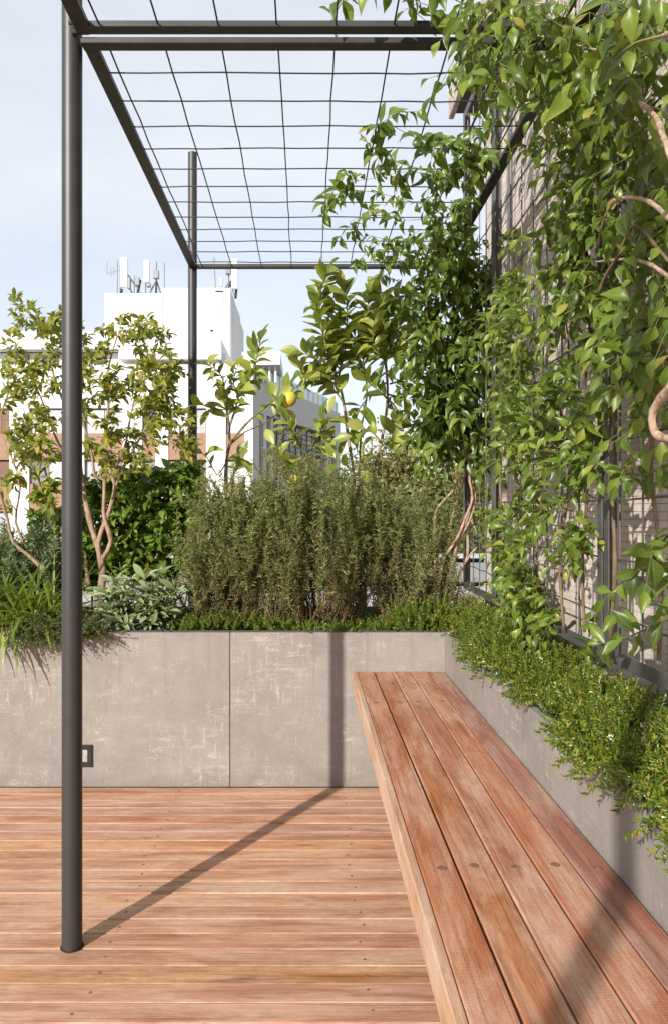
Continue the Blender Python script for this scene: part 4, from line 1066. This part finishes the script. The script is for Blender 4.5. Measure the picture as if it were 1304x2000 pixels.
# --- sage
LSG = leafmat('sage_leaf', [(0, (0.19, 0.245, 0.11)), (0.5, (0.28, 0.335, 0.175)), (1, (0.36, 0.405, 0.235))], 0.25, 0.75, 0.15, vein=0.25)
sage_leaves = [leaf_mesh('leaf', w_, LSG, f_, c_, 0.45, 0.7, tw, 0.12, 6) for (w_, f_, c_, tw) in ((0.30, 0.2, 0.35, 0.1), (0.27, 0.3, 0.6, -0.2), (0.32, 0.12, 0.15, 0.2))]
sg = Plant('sage_plant', at(285, 1225, 3.36), 'grey green sage plant with long soft leaves at the planter edge', 'sage', 41, 'herbs in the planter')
for (px, py) in poly_pts(sg.r, [(180, 1140), (230, 1095), (330, 1095), (378, 1130), (360, 1190), (320, 1215), (230, 1222), (195, 1190)], 78):
    r = sg.r; y_ = 3.32 + r.uniform(-0.09, 0.12); tp = at(px, py, y_)
    b = at(285 + (px - 285) * 0.35, 1226, 3.38); b.z = 0.65
    D = sg.stem([b, b.lerp(tp, 0.5) + rv(r, 0.01), tp], 0.003, 0.0018, GTWIG, 'stem', 5)
    ax = (D[-1] - D[-3]).normalized()
    for k in range(12):
        f_ = 0.35 + 0.65 * k / 11; j = min(int(f_ * (len(D) - 1)), len(D) - 2); p = D[j]
        a = k * 2.2 + r.uniform(-0.5, 0.5); sd = Vector((math.cos(a), math.sin(a) - 0.25, 0))
        d = sd * (1.0 - 0.35 * f_) + Vector((0, 0, 0.75 * f_ - 0.1 + r.uniform(-0.25, 0.2)))
        sg.leaf(p, d, Vector((0, 0, 1.0)) + TOSUN * 0.4 + rv(r, 0.25), 0.090 * r.uniform(0.55, 1.15), r.randrange(3))
for (px, py) in ((300, 1200), (250, 1205)):      # leaves hanging over the edge
    for k in range(1): sg.leaf(at(px + sg.r.uniform(-12, 12), py - 10, 3.215), Vector((sg.r.uniform(-0.3, 0.4), -0.15, -1)), Vector((0.1, -1, 0.3)) + rv(sg.r, 0.2), 0.07 * sg.r.uniform(0.7, 1.1), sg.r.randrange(3))
sg.finish([a for a, b in sage_leaves], [b for a, b in sage_leaves], GTWIG, mat=LSG)

# --- grassy clump at the left
LG = leafmat('blade_green', [(0, (0.095, 0.155, 0.020)), (0.5, (0.175, 0.255, 0.030)), (0.85, (0.26, 0.325, 0.05)), (1, (0.36, 0.36, 0.10))], 0.35, 0.4, 0.4, vein=0)
blade_v = []
for (c_, tw, w_) in ((0.15, 0.3, 0.032), (0.5, -0.5, 0.03), (0.9, 0.4, 0.03), (0.35, 0.8, 0.036), (0.7, -0.2, 0.028)):
    rows = 11; V, UV = [], []
    for i in range(rows):
        t = i / (rows - 1); bend = c_ * 2.2 * t
        yy = sum(math.cos(c_ * 2.2 * q / 20 * t) for q in range(20)) / 20 * t; zz = -sum(math.sin(c_ * 2.2 * q / 20 * t) for q in range(20)) / 20 * t
        hw_ = w_ / 2 * min(1, 3.2 * (1 - t) + 0.06)
        for sx in (-1, 0, 1): V.append((sx * hw_ * math.cos(tw * t), yy, zz + (0.35 * hw_ if sx else 0) + sx * hw_ * math.sin(tw * t))); UV.append((0.5 + sx * 0.5, t))
    Q = [(3 * i + k, 3 * i + k + 1, 3 * i + k + 4, 3 * i + k + 3) for i in range(rows - 1) for k in (0, 1)]
    me = mesh_np('blade', V, Q, None, LG, True, UV); blade_v.append((me, (np.array(V), np.array(Q), np.zeros((0, 3), int), np.array(UV))))
gr = Plant('grassy_clump', at(50, 1225, 3.36), 'clump of long bright green grassy blades spilling over the planter at the left edge', 'grass clump', 51, 'herbs in the planter')
for i in range(470):
    r = gr.r; px = r.choice([r.gauss(15, 45), r.gauss(60, 32), r.uniform(-140, 100)]); px = min(px, 128)
    y_ = 3.36 + r.uniform(-0.10, 0.14); b = at(px, 1220, y_); b.z = 0.65 + r.uniform(0, 0.03)
    d = Vector((r.gauss(0.0, 0.55), r.gauss(-0.25, 0.5), 1.0))
    h = Vector((d.x, d.y, 0)); nn = Vector((-h.x, -h.y, 0)) * 0.2 + Vector((0, 0, 1)) * 0.3 + rv(r, 0.05) + Vector((d.x, d.y, 0)).normalized() * -0.0
    n_ = Vector((0, 0, 1)) if h.length > 0.15 else -h + Vector((0, -1, 0.2))
    # the curl bends the blade towards -normal: face the normal up so that it arches outwards and down
    gr.leaf(b, d, n_ - d.normalized() * n_.dot(d.normalized()), r.uniform(0.22, 0.42), r.randrange(5))
for (px, L) in ((8, 0.24), (20, 0.30), (31, 0.26), (45, 0.30), (60, 0.22), (-5, 0.3), (96, 0.28), (16, 0.2), (56, 0.26), (110, 0.24), (38, 0.32), (2, 0.28), (26, 0.22), (70, 0.2)):
    r = gr.r; b = at(px - 14, 1215, 3.25); d = Vector((r.uniform(0.0, 0.30), -0.55, r.uniform(-0.30, 0.15)))
    gr.leaf(Vector((b.x, 3.25, 0.69 + r.uniform(0, 0.02))), d, Vector((0, -0.3, 1)), L, r.choice((1, 1, 4)))
gr.finish([a for a, b in blade_v], [b for a, b in blade_v], GTWIG, 300, 'blade', 'blades', LG)

# --- thyme: fine trailing stems with tiny leaves
LT = leafmat('thyme_leaf', [(0, (0.05, 0.075, 0.022)), (0.6, (0.095, 0.125, 0.038)), (1, (0.16, 0.16, 0.07))], 0.25, 0.6, 0.3, vein=0)
def thyme(label, px0, px1, py0, hang, n, seed):
    e = empty('thyme_plant', at((px0 + px1) / 2, 1228, 3.3), label, 'thyme', 'herbs in the planter')
    r = random.Random(seed); st = MB(); P, D, L = [], [], []
    for i in range(n):
        px = r.uniform(px0, px1); b = at(px, 1222, 3.30 + r.uniform(-0.03, 0.10)); b.z = 0.655
        pts = [b]; d = Vector((r.gauss(0, 0.4), -0.55 + r.gauss(0, 0.4), 0.55 + r.random() * 0.5)).normalized(); L_ = r.uniform(0.07, 0.19)
        g_ = hang * r.uniform(0.3, 1.2)
        for j in range(7):
            d = (d + Vector((r.gauss(0, 0.12), r.gauss(0, 0.1), -g_ * 0.16 + r.gauss(0, 0.08)))).normalized(); q = pts[-1] + d * L_ / 7
            if q.z < 0.675 and q.y > 3.17: q.y = min(q.y, 3.185); 
            if q.y > 3.19 and q.z < 0.655: q.z = 0.66
            pts.append(q)
        st.tube(pts, 0.0007, 3, cap=False)
        for j in range(7):
            for k in range(7):
                p = pts[j].lerp(pts[j + 1], r.random()); P.append(p[:]); D.append((rv(r) + d * 0.4).normalized()[:]); L.append(r.uniform(0.006, 0.011))
    st.build('stems', RSTEM, e, kind='stuff'); needles('leaves', np.array(P), np.array(D), np.array(L), 0.22, LT, e, seed, 0.05)
thyme('low thyme mound trailing over the planter edge left of the front post', 70, 135, 1190, 1.7, 190, 61)
thyme('low thyme mound trailing over the planter edge right of the front post', 140, 215, 1180, 1.1, 200, 62)

# --- groundcover: leafy sprigs
GC = leafmat('groundcover_leaf', [(0, (0.040, 0.080, 0.010)), (0.4, (0.085, 0.135, 0.014)), (0.7, (0.165, 0.205, 0.022)), (0.9, (0.27, 0.265, 0.035)), (1, (0.31, 0.22, 0.06))], 0.28, 0.28, 0.5, vein=0)
gc_e = empty('groundcover', (0.7, 2.4, 0.66), 'low glossy groundcover with tiny white flowers spilling over the side planter', 'groundcover', kind=None)
def sprig(seed, nl=15, L=0.075):
    r = random.Random(seed); V, T, Q, n = [], [], [], 0
    cx_, cy_ = r.uniform(-0.3, 0.3), r.uniform(-0.3, 0.3)
    for k in range(nl):
        t = (k + 1) / nl; p = Vector((cx_ * L * t * t, cy_ * L * t * t, L * t))
        for h_ in range(2):
            a = k * 1.57 + h_ * math.pi + r.uniform(-0.3, 0.3); sd = Vector((math.cos(a), math.sin(a), 0)); d = (sd * (1.0 - 0.45 * t) + Vector((0, 0, 0.35 + 0.6 * t))).normalized()
            x = d.cross(Vector((0, 0, 1))).normalized(); s_ = 0.0185 * r.uniform(0.7, 1.15) * (1 - 0.25 * t); w_ = s_ * 0.19; up = x.cross(d)
            V += [p[:], (p + d * s_ * 0.5 + x * w_ + up * w_ * 0.5)[:], (p + d * s_ * 0.45 )[:], (p + d * s_ * 0.5 - x * w_ + up * w_ * 0.5)[:], (p + d * s_ - up * s_ * 0.12)[:]]
            T += [(n, n + 1, n + 2), (n, n + 2, n + 3), (n + 1, n + 4, n + 2), (n + 2, n + 4, n + 3)]; n += 5
    return np.array(V), np.zeros((0, 4), int), np.array(T), np.zeros((n, 2))
SPR = [sprig(100 + i) for i in range(6)]
items = []; r = random.Random(71)
def mound(x, y_):
    return 0.060 + 0.022 * math.sin(7.3 * y_ + 3 * x) + 0.018 * math.sin(15.1 * y_ - 9 * x) + 0.012 * math.sin(31 * y_ + 20 * x)
# side strip
ydist = lambda: 0.95 + (3.30 - 0.95) * (r.random() ** 1.15)
for i in range(5200):
    y_ = ydist(); u = r.random(); x = 0.640 + u * 0.207
    h = mound(x, y_) * (0.75 + 0.5 * math.sin(math.pi * min(1, u * 1.15)))
    z = 0.655 + h * r.uniform(0.25, 1.0)
    lean = Vector((-0.45 * (1 - u) ** 2 + r.gauss(-0.15, 0.5), r.gauss(-0.25, 0.55), 0.75))
    items.append((frame((x, y_, z), lean.cross(Vector((0.3, 0.2, 0.9))), lean, r.uniform(0.55, 0.95)), r.randrange(6)))
for i in range(900):      # spilling over the front edge
    y_ = ydist(); over = max(0.0, 0.5 + 0.5 * math.sin(5.2 * y_ + 1.0) + 0.4 * math.sin(13 * y_)) * (1.25 - 0.30 * (y_ - 1))
    over *= 0.5 if y_ > 1.5 else 0.36
    if r.random() > over * 0.8: continue
    x = 0.627 - r.random() * 0.055 * over; z = 0.685 + 0.03 * r.random() - (0.035 * over if x < 0.60 else 0) * r.random()
    lean = Vector((-0.9 + r.gauss(0, 0.25), r.gauss(-0.3, 0.45), r.uniform(-0.45, 0.35)))
    items.append((frame((x, y_, z), lean.cross(Vector((0.3, 0.2, 0.9))), lean, r.uniform(0.8, 1.25)), r.randrange(6)))
def swapZ(m, lean): return m
# sprigs grow along local Z: rebuild frames with Z as the growth axis
fixed = []
for (m, v) in items: fixed.append((m, v))
for i in range(1900):     # rear strip under the herbs and rosemary
    px = r.uniform(325, 880); y_ = r.uniform(3.235, 3.62) if r.random() < 0.75 else r.uniform(3.6, 3.9)
    h_ = mound(px / 400, y_) * (0.15 + 0.75 * max(0, math.sin((px - 320) / 88.0) if px < 500 else 0.35 + 0.4 * math.sin(px / 38.0)))
    z = 0.65 + h_ * r.uniform(0.1, 0.9); x = (px - VX) / F * y_
    if x > 0.62: continue
    lean = Vector((r.gauss(0, 0.6), r.gauss(-0.5, 0.45), 0.7)); fixed.append((frame((x, y_, z), lean.cross(Vector((0.3, 0.2, 0.9))), lean, r.uniform(0.5, 0.85)), r.randrange(6)))
# corner
for i in range(900):
    x = r.uniform(0.38, 0.86); y_ = r.uniform(3.23, 3.95); z = 0.65 + mound(x, y_) * r.uniform(0.2, 1.0)
    lean = Vector((r.gauss(-0.1, 0.4), r.gauss(-0.3, 0.35), 0.9)); fixed.append((frame((x, y_, z), lean.cross(Vector((0.3, 0.2, 0.9))), lean, r.uniform(0.7, 1.1)), r.randrange(6)))
gobj = joined('sprigs', fixed, SPR, gc_e, GC)
WH = plain('petal', (0.82, 0.80, 0.78), 0.6, 0.3, var=0.03)
fl = MB(); n_ = 5; V = [(0, 0, 0)]
for k in range(n_):
    a = 2 * math.pi * k / n_; c, s_ = math.cos(a), math.sin(a); V += [(c * 0.005 - s_ * 0.003, s_ * 0.005 + c * 0.003, 0.001), (c * 0.0085, s_ * 0.0085, 0.0025), (c * 0.005 + s_ * 0.003, s_ * 0.005 - c * 0.003, 0.001)]
fl.add(V, [(0, 1 + 3 * k, 2 + 3 * k, 3 + 3 * k) for k in range(n_)]); flm = fl.mesh('flower', WH)
for (px, py, X_) in ((868, 1253, 0.62), (880, 1255, 0.63), (893, 1253, 0.64), (903, 1264, 0.63), (934, 1268, 0.63), (924, 1238, 0.68), (966, 1315, 0.61), (1026, 1329, 0.63), (1192, 1441, 0.645), (1057, 1285, 0.70), (1020, 1262, 0.70), (1112, 1352, 0.66), (1255, 1418, 0.70), (1230, 1500, 0.64)):
    y_ = X_ * F / (px - VX); put('flower', flm, gc_e, Matrix.Translation(at(px, py, y_ - 0.02)) @ Matrix.Rotation(r.uniform(0.5, 1.0), 4, 'X') @ Matrix.Rotation(r.uniform(0, 6), 4, 'Z'))

# --- climbing vines
LV = leafmat('vine_leaf', [(0, (0.026, 0.064, 0.008)), (0.35, (0.066, 0.128, 0.012)), (0.7, (0.125, 0.198, 0.020)), (0.94, (0.20, 0.265, 0.034)), (1, (0.30, 0.26, 0.05))], 0.36, 0.36, 0.42, vein=0.3)
LVD = leafmat('vine_leaf_dark', [(0, (0.030, 0.072, 0.009)), (0.4, (0.060, 0.120, 0.014)), (0.8, (0.105, 0.175, 0.020)), (0.96, (0.17, 0.22, 0.03)), (1, (0.28, 0.25, 0.05))], 0.30, 0.34, 0.42, vein=0.3)
def vine_set(mat): return [leaf_mesh('leaf', w_, mat, f_, c_, 0.38, 1.25, tw, 0.12, 7) for (w_, f_, c_, tw) in ((0.46, 0.25, 0.2, 0.2), (0.50, 0.3, 0.45, -0.3), (0.40, 0.18, 0.1, 0.4), (0.52, 0.35, 0.7, -0.1), (0.44, 0.5, 0.3, 0.0))]
VS, VSD = vine_set(LV), vine_set(LVD)
def shoot(P, pts, size, gap=0.040, r0=0.0022, droop=0.55, tubes=True, out_=Vector((-0.35, -0.35, 0)), prob=1.0, grow=True):
    """a leafy shoot through pts with opposite pairs of hanging leaves"""
    r = P.r; pts = [Vector(p) for p in pts]; D = []
    for i in range(len(pts) - 1):
        a = pts[max(i - 1, 0)]; b = pts[i]; c = pts[i + 1]; d = pts[min(i + 2, len(pts) - 1)]; k = max(2, int((c - b).length / 0.03))
        for j in range(k):
            t = j / k; D.append(0.5 * ((2 * b) + (c - a) * t + (2 * a - 5 * b + 4 * c - d) * t * t + (3 * b - a - 3 * c + d) * t ** 3))
    D.append(pts[-1])
    if tubes:
        P.twigs.tube(D, [r0 * (1 - 0.6 * i / len(D)) for i in range(len(D))], 5, cap=False); P.has_twigs = True
    if grow: P.nodes += [(p, r0) for p in D]
    acc = r.uniform(0, gap)
    for i in range(len(D) - 1):
        L = (D[i + 1] - D[i]).length; ax = (D[i + 1] - D[i]).normalized() if L > 1e-6 else Vector((0, 0, -1))
        acc += L
        while acc > gap:
            acc -= gap
            if r.random() > prob: continue
            p = D[i]; sd = ax.cross(rv(r)).normalized()
            for s_ in (1, -1):
                if r.random() < 0.12: continue
                d = sd * s_ * 0.9 + ax * 0.25 + out_ * r.uniform(0, 1) + Vector((0, 0, -droop * r.uniform(-0.2, 1.6)))
                P.leaf(p, d, TOSUN * 0.6 + Vector((-0.1, -0.1, 0.55)) + rv(r, 0.5), size * (0.42 + 0.75 * r.random() ** 0.8), r.randrange(5))
    p = D[-1]; ax = (D[-1] - D[-2]).normalized()
    P.leaf(p, ax + Vector((0, 0, -0.3)), TOSUN + rv(r, 0.4), size * 0.8, r.randrange(5))
def trellis_at(px, py, X): return at(px, py, X * F / (px - VX))

# dense clump at the far end of the trellis, on bare twisted stems
va = Plant('climbing_vine', at(872, 1172, 3.45), 'dense dark climbing vine on bare twisted pale stems at the far trellis end', 'vine', 81, 'climbing vines')
YA = 3.44
for pts, r0, r1, dy in (([(866, 1190), (867, 1169), (872, 1134), (886, 1090), (892, 1055), (910, 1028), (924, 992), (926, 958), (918, 933), (914, 918), (920, 897), (932, 870), (940, 850), (948, 800), (955, 740)], 0.0085, 0.006, 0.0),
                        ([(853, 1180), (862, 1104), (874, 1077), (891, 1053), (908, 1011), (922, 973), (916, 939), (914, 897), (905, 860), (900, 800)], 0.0075, 0.005, -0.02),
                        ([(868, 1190), (871, 1170), (888, 1136), (905, 1104), (912, 1083), (912, 1049), (909, 1026), (918, 990), (922, 960), (916, 925), (920, 880), (930, 830)], 0.0070, 0.005, 0.02),
                        ([(848, 1180), (848, 1095), (848, 1015), (855, 990), (884, 958), (893, 935), (895, 908), (910, 893), (918, 870)], 0.0060, 0.004, -0.03),
                        ([(860, 1185), (872, 1090), (876, 1049), (884, 1001), (897, 962), (910, 916), (916, 887), (914, 850), (905, 800)], 0.0065, 0.005, 0.03),
                        ([(888, 1185), (896, 1168), (900, 1150), (899, 1120), (903, 1100)], 0.003, 0.002, 0.0),
                        ([(905, 1104), (918, 1082), (931, 1068)], 0.0045, 0.003, 0.0), ([(919, 1016), (926, 1030), (931, 1045)], 0.004, 0.002, 0.0),
                        ([(948, 800), (945, 760), (930, 720), (905, 700), (890, 697)], 0.004, 0.002, -0.08)):
    va.stem(A(pts, YA + dy), r0, r1, BARKV, 'stem')
for px in (880, 915, 945): va.stem([at(910, 880, YA), at(px, 780, YA + 0.05), at(px + 5, 640, YA + 0.08), at(px + 8, 520, YA + 0.05)], 0.005, 0.003, BARKV, 'stem')
tg = []
for poly, n in (([(850, 560), (905, 520), (965, 520), (970, 890), (915, 880), (865, 850), (850, 760)], 165), ([(795, 650), (850, 590), (870, 640), (870, 770), (830, 750), (800, 720)], 30), ([(815, 790), (870, 740), (900, 880), (870, 900), (835, 850)], 40),
                ([(860, 470), (900, 450), (965, 500), (970, 540), (880, 560)], 26), ([(930, 880), (970, 880), (965, 930), (935, 920)], 4), ([(775, 560), (850, 480), (870, 560), (830, 650)], 14)):
    for (px, py) in poly_pts(va.r, poly, n):
        tg.append(at(px, py, YA + va.r.uniform(-0.16, 0.20)))
tg.sort(key=lambda q: (q - at(915, 860, YA)).length)
for q in tg:
    pts = va.twig(q, 0.02, 0.0025, 0.001); e_ = pts[-1]; h = Vector((va.r.gauss(-0.05, 0.07), va.r.gauss(-0.04, 0.05), -va.r.uniform(0.05, 0.14)))
    shoot(va, [pts[3], pts[-1], e_ + h], 0.070, 0.034, 0.0014, 0.7)
# sprays over the pergola mesh
def roof_at(px, py, z): 
    Y = (z - H) * F / (VY - py); return at(px, py, Y)
for line, size, dn in (([(950, 300), (890, 292), (810, 268), (745, 238), (728, 262)], 0.070, 1), ([(945, 325), (900, 318), (850, 330), (800, 325), (745, 300), (708, 270)], 0.070, 1), ([(930, 362), (880, 350), (800, 335), (745, 345), (700, 352), (684, 345)], 0.068, 1),
                       ([(915, 405), (850, 405), (760, 382), (690, 372), (640, 388), (632, 400)], 0.066, 1), ([(900, 432), (860, 425), (790, 430), (730, 420), (685, 432), (690, 460)], 0.070, 1), ([(890, 466), (850, 460), (810, 470), (760, 500), (745, 545)], 0.070, 1),
                       ([(880, 488), (850, 490), (820, 500), (775, 510), (720, 495), (695, 515)], 0.068, 1), ([(905, 425), (880, 440), (820, 450), (780, 470), (720, 460)], 0.070, 1), ([(885, 478), (860, 475), (830, 480)], 0.07, 1), ([(930, 300), (890, 270), (850, 262)], 0.07, 1), ([(945, 312), (930, 290), (905, 310), (880, 330)], 0.072, 1), ([(925, 385), (905, 390), (880, 400), (840, 420)], 0.07, 1), ([(895, 446), (880, 442), (870, 450), (850, 480)], 0.07, 1)):
    z = ZP + va.r.uniform(-0.03, 0.03)
    P3 = [roof_at(px, py, z + va.r.uniform(-0.02, 0.02)) for (px, py) in line]
    shoot(va, P3, size, 0.046, 0.0016, 0.75, out_=Vector((-0.1, -0.15, 0)))
    for k in range(5):
        j = va.r.randrange(len(P3) - 1); q = P3[j].lerp(P3[j + 1], va.r.random()); q2 = q + Vector((va.r.gauss(-0.02, 0.06), va.r.gauss(-0.05, 0.07), -va.r.uniform(0.02, 0.12)))
        shoot(va, [q, q.lerp(q2, 0.5) + Vector((0, 0, 0.015)), q2], size, 0.038, 0.0012, 0.7, out_=Vector((-0.1, -0.15, 0)))
va.finish([a for a, b in VSD], [b for a, b in VSD], GTWIG, mat=LVD)

# middle of the trellis
vb = Plant('climbing_vine', (0.74, 2.4, 0.66), 'climbing vine spread over the middle trellis panel with bright mid green leaves', 'vine', 82, 'climbing vines')
for (x0, pts) in ((0.75, [(1010, 1210), (1005, 1100), (1012, 980), (1000, 850), (1015, 700), (1005, 560), (1000, 450)]), (0.76, [(1052, 1215), (1046, 1090), (1056, 960), (1045, 820), (1060, 690), (1050, 560), (1062, 440)]),
                  (0.75, [(1100, 1230), (1092, 1090), (1108, 950), (1095, 820), (1110, 700), (1100, 570), (1118, 470)]), (0.76, [(1140, 1235), (1136, 1090), (1146, 940), (1138, 800), (1150, 640), (1142, 500), (1150, 380)]), (0.74, [(978, 1190), (982, 1060), (975, 930), (980, 760), (985, 600)])):
    vb.stem([trellis_at(px, py, x0) for (px, py) in pts], 0.0045, 0.0022, BARKD, 'stem')
tg = []
for poly, n in (([(975, 500), (1050, 480), (1165, 470), (1165, 640), (1080, 650), (980, 660)], 120), ([(968, 640), (1040, 640), (1050, 760), (970, 780)], 48), ([(970, 760), (1165, 740), (1165, 1200), (1060, 1190), (985, 1140)], 240),
                ([(985, 1000), (1150, 1000), (1150, 1215), (1000, 1200)], 60), ([(1075, 650), (1165, 640), (1165, 750), (1080, 760)], 26), ([(985, 390), (1090, 400), (1165, 340), (1165, 470), (985, 500)], 46), ([(1080, 260), (1165, 200), (1165, 350), (1090, 380)], 24), ([(940, 1000), (985, 980), (985, 1150), (940, 1120)], 14)):
    for (px, py) in poly_pts(vb.r, poly, int(n * 0.56), 1.3): tg.append(trellis_at(px, py, vb.r.uniform(0.70, 0.80)))
tg.sort(key=lambda q: min((q - p).length for p, _ in vb.nodes[::6]))
for q in tg:
    pts = vb.twig(q, 0.01, 0.0022, 0.001); h = Vector((vb.r.gauss(-0.05, 0.04), vb.r.gauss(-0.01, 0.07), -vb.r.uniform(0.03, 0.10)))
    shoot(vb, [pts[3], pts[-1], pts[-1] + h], 0.050, 0.034, 0.0013, 0.35, out_=Vector((-0.5, -0.2, 0)))
vb.finish([a for a, b in VS], [b for a, b in VS], GTWIG, mat=LV)

# near end of the trellis, arching over the front of the pergola
vc = Plant('climbing_vine', (0.75, 1.6, 0.66), 'nearest climbing vine with large leaves and peeling branches over the front pergola bars', 'vine', 83, 'climbing vines')
def X(lst, x): return [trellis_at(px, py, x if not isinstance(x, tuple) else x[0] + (x[1] - x[0]) * i / (len(lst) - 1)) for i, (px, py) in enumerate(lst)]
vc.stem(X([(1330, 720), (1304, 760), (1275, 800), (1274, 835), (1290, 855), (1330, 858)], 0.66), 0.0078, 0.0075, BARKV, 'branch', 9, step=0.02)
vc.stem(X([(1330, 440), (1304, 425), (1285, 407), (1262, 392), (1235, 386), (1205, 390), (1186, 412), (1172, 450), (1168, 480)], (0.64, 0.72)), 0.0050, 0.003, BARKV, 'branch', 8, step=0.02)
vc.stem(X([(1330, 365), (1310, 310), (1292, 260), (1280, 230), (1255, 205), (1240, 188), (1205, 160), (1170, 143), (1135, 140)], (0.62, 0.70)), 0.0058, 0.0035, BARKV, 'branch', 8, step=0.02)
vc.stem(X([(1330, 550), (1304, 540), (1270, 517), (1235, 507), (1205, 507), (1160, 512)], (0.65, 0.72)), 0.0048, 0.002, BARKV, 'branch', 8, step=0.02)
vc.stem(X([(1330, 50), (1304, 66), (1255, 82), (1215, 92), (1180, 101), (1140, 92), (1095, 84), (1060, 90)], (0.58, 0.68)), 0.0035, 0.002, BARKV, 'branch', 7, step=0.02)
vc.stem(X([(1168, 575), (1178, 545), (1205, 500), (1228, 450), (1240, 440), (1260, 455), (1275, 475), (1304, 510)], 0.70), 0.004, 0.003, BARKD, 'branch', 7, step=0.02)
vc.stem(X([(1190, 1250), (1200, 1100), (1192, 900), (1206, 700), (1190, 500), (1200, 300), (1195, 100)], 0.765), 0.005, 0.003, BARKD, 'stem')
vc.stem(X([(1285, 1290), (1290, 1100), (1270, 900), (1300, 650), (1290, 400)], 0.76), 0.005, 0.004, BARKD, 'stem')
for line, x in (([(1330, 1010), (1304, 1045), (1262, 1095), (1225, 1150), (1205, 1200), (1200, 1235)], 0.72), ([(1330, 1195), (1304, 1208), (1262, 1228), (1215, 1248), (1170, 1258), (1140, 1262)], 0.70), ([(1330, 1040), (1304, 1062), (1275, 1085)], 0.70),
                ([(1205, 940), (1225, 925), (1245, 928), (1266, 926), (1290, 910), (1320, 900)], 0.75)):
    shoot(vc, X(line, x), 0.064, 0.050, 0.0028, 0.25, out_=Vector((-0.35, -0.2, 0)))
tg = []
for poly, n, xr in (([(1060, 0), (1320, 0), (1320, 160), (1200, 200), (1080, 190)], 90, (0.56, 0.74)), ([(905, 0), (1070, 0), (1090, 130), (960, 150), (900, 110)], 52, (0.50, 0.66)), ([(930, 120), (1020, 125), (1010, 200), (940, 230)], 18, (0.52, 0.62)), ([(1060, 130), (1110, 130), (1120, 250), (1075, 250)], 16, (0.74, 0.78)),
                    ([(1120, 180), (1320, 180), (1320, 330), (1150, 330)], 80, (0.64, 0.77)), ([(1150, 320), (1320, 320), (1320, 480), (1140, 470)], 56, (0.64, 0.77)), ([(1130, 480), (1240, 470), (1250, 600), (1140, 640)], 40, (0.64, 0.76)), ([(1200, 540), (1320, 490), (1320, 700), (1215, 710)], 60, (0.62, 0.76)),
                    ([(1190, 680), (1320, 680), (1320, 790), (1240, 820), (1180, 800)], 30, (0.64, 0.76)), ([(1205, 830), (1250, 820), (1240, 900), (1205, 890)], 4, (0.66, 0.74)), ([(900, 40), (950, 40), (950, 150), (900, 140)], 10, (0.5, 0.6)), ([(1260, 1080), (1310, 1000), (1310, 1120)], 8, (0.64, 0.72))):
    for (px, py) in poly_pts(vc.r, poly, max(2, int(n * 0.46)), 4.1): tg.append(trellis_at(px, py, vc.r.uniform(xr[0] * 0.35 + xr[1] * 0.65, xr[1] + 0.02)))
for poly, n in (([(893, 0), (1010, 0), (1040, 100), (985, 150), (920, 160), (900, 120)], 22), ([(1010, 0), (1170, 0), (1170, 140), (1045, 150)], 26), ([(1100, 0), (1304, 0), (1304, 120), (1150, 150)], 14)):
    for (px, py) in poly_pts(vc.r, poly, n): tg.append(at(px, py, vc.r.uniform(1.55, 1.88) if px < 1170 else vc.r.uniform(1.25, 1.6)))
tg.sort(key=lambda q: min((q - p).length for p, _ in vc.nodes[::5]))
for q in tg:
    pts = vc.twig(q, 0.01, 0.0025, 0.001); h = Vector((vc.r.gauss(-0.03, 0.04), vc.r.gauss(0.0, 0.05), -vc.r.uniform(0.04, 0.12)))
    shoot(vc, [pts[3], pts[-1], pts[-1] + h], 0.060, 0.046, 0.0014, 0.75, out_=Vector((-0.35, -0.25, 0)))
for line, z in (([(960, 60), (900, 40), (850, 20), (820, 5), (790, 20)], 2.50), ([(930, 20), (840, -20), (760, -30), (690, -10), (655, 10), (650, 50)], 2.55), ([(720, -20), (668, 5), (655, 30)], 2.55), ([(1000, 80), (940, 90), (905, 120), (905, 150)], 2.47), ([(900, -10), (830, -15), (800, 10), (830, 40)], 2.5)):
    shoot(vc, [roof_at(px, py, z) for (px, py) in line], 0.066, 0.048, 0.0016, 0.8, out_=Vector((-0.1, -0.1, 0)))
for (px, py, Y, s_) in ((1232, 12, 1.05, 0.050), (1262, -8, 1.05, 0.046), (1290, 0, 1.1, 0.046)):
    vc.leaf(at(px, py, Y), Vector((vc.r.uniform(-0.25, 0.1), -0.1, -1)), TOSUN * 0.5 + Vector((-0.2, -0.8, 0.1)) + rv(vc.r, 0.25), s_, vc.r.randrange(5))
vc.finish([a for a, b in VS], [b for a, b in VS], GTWIG, mat=LV)
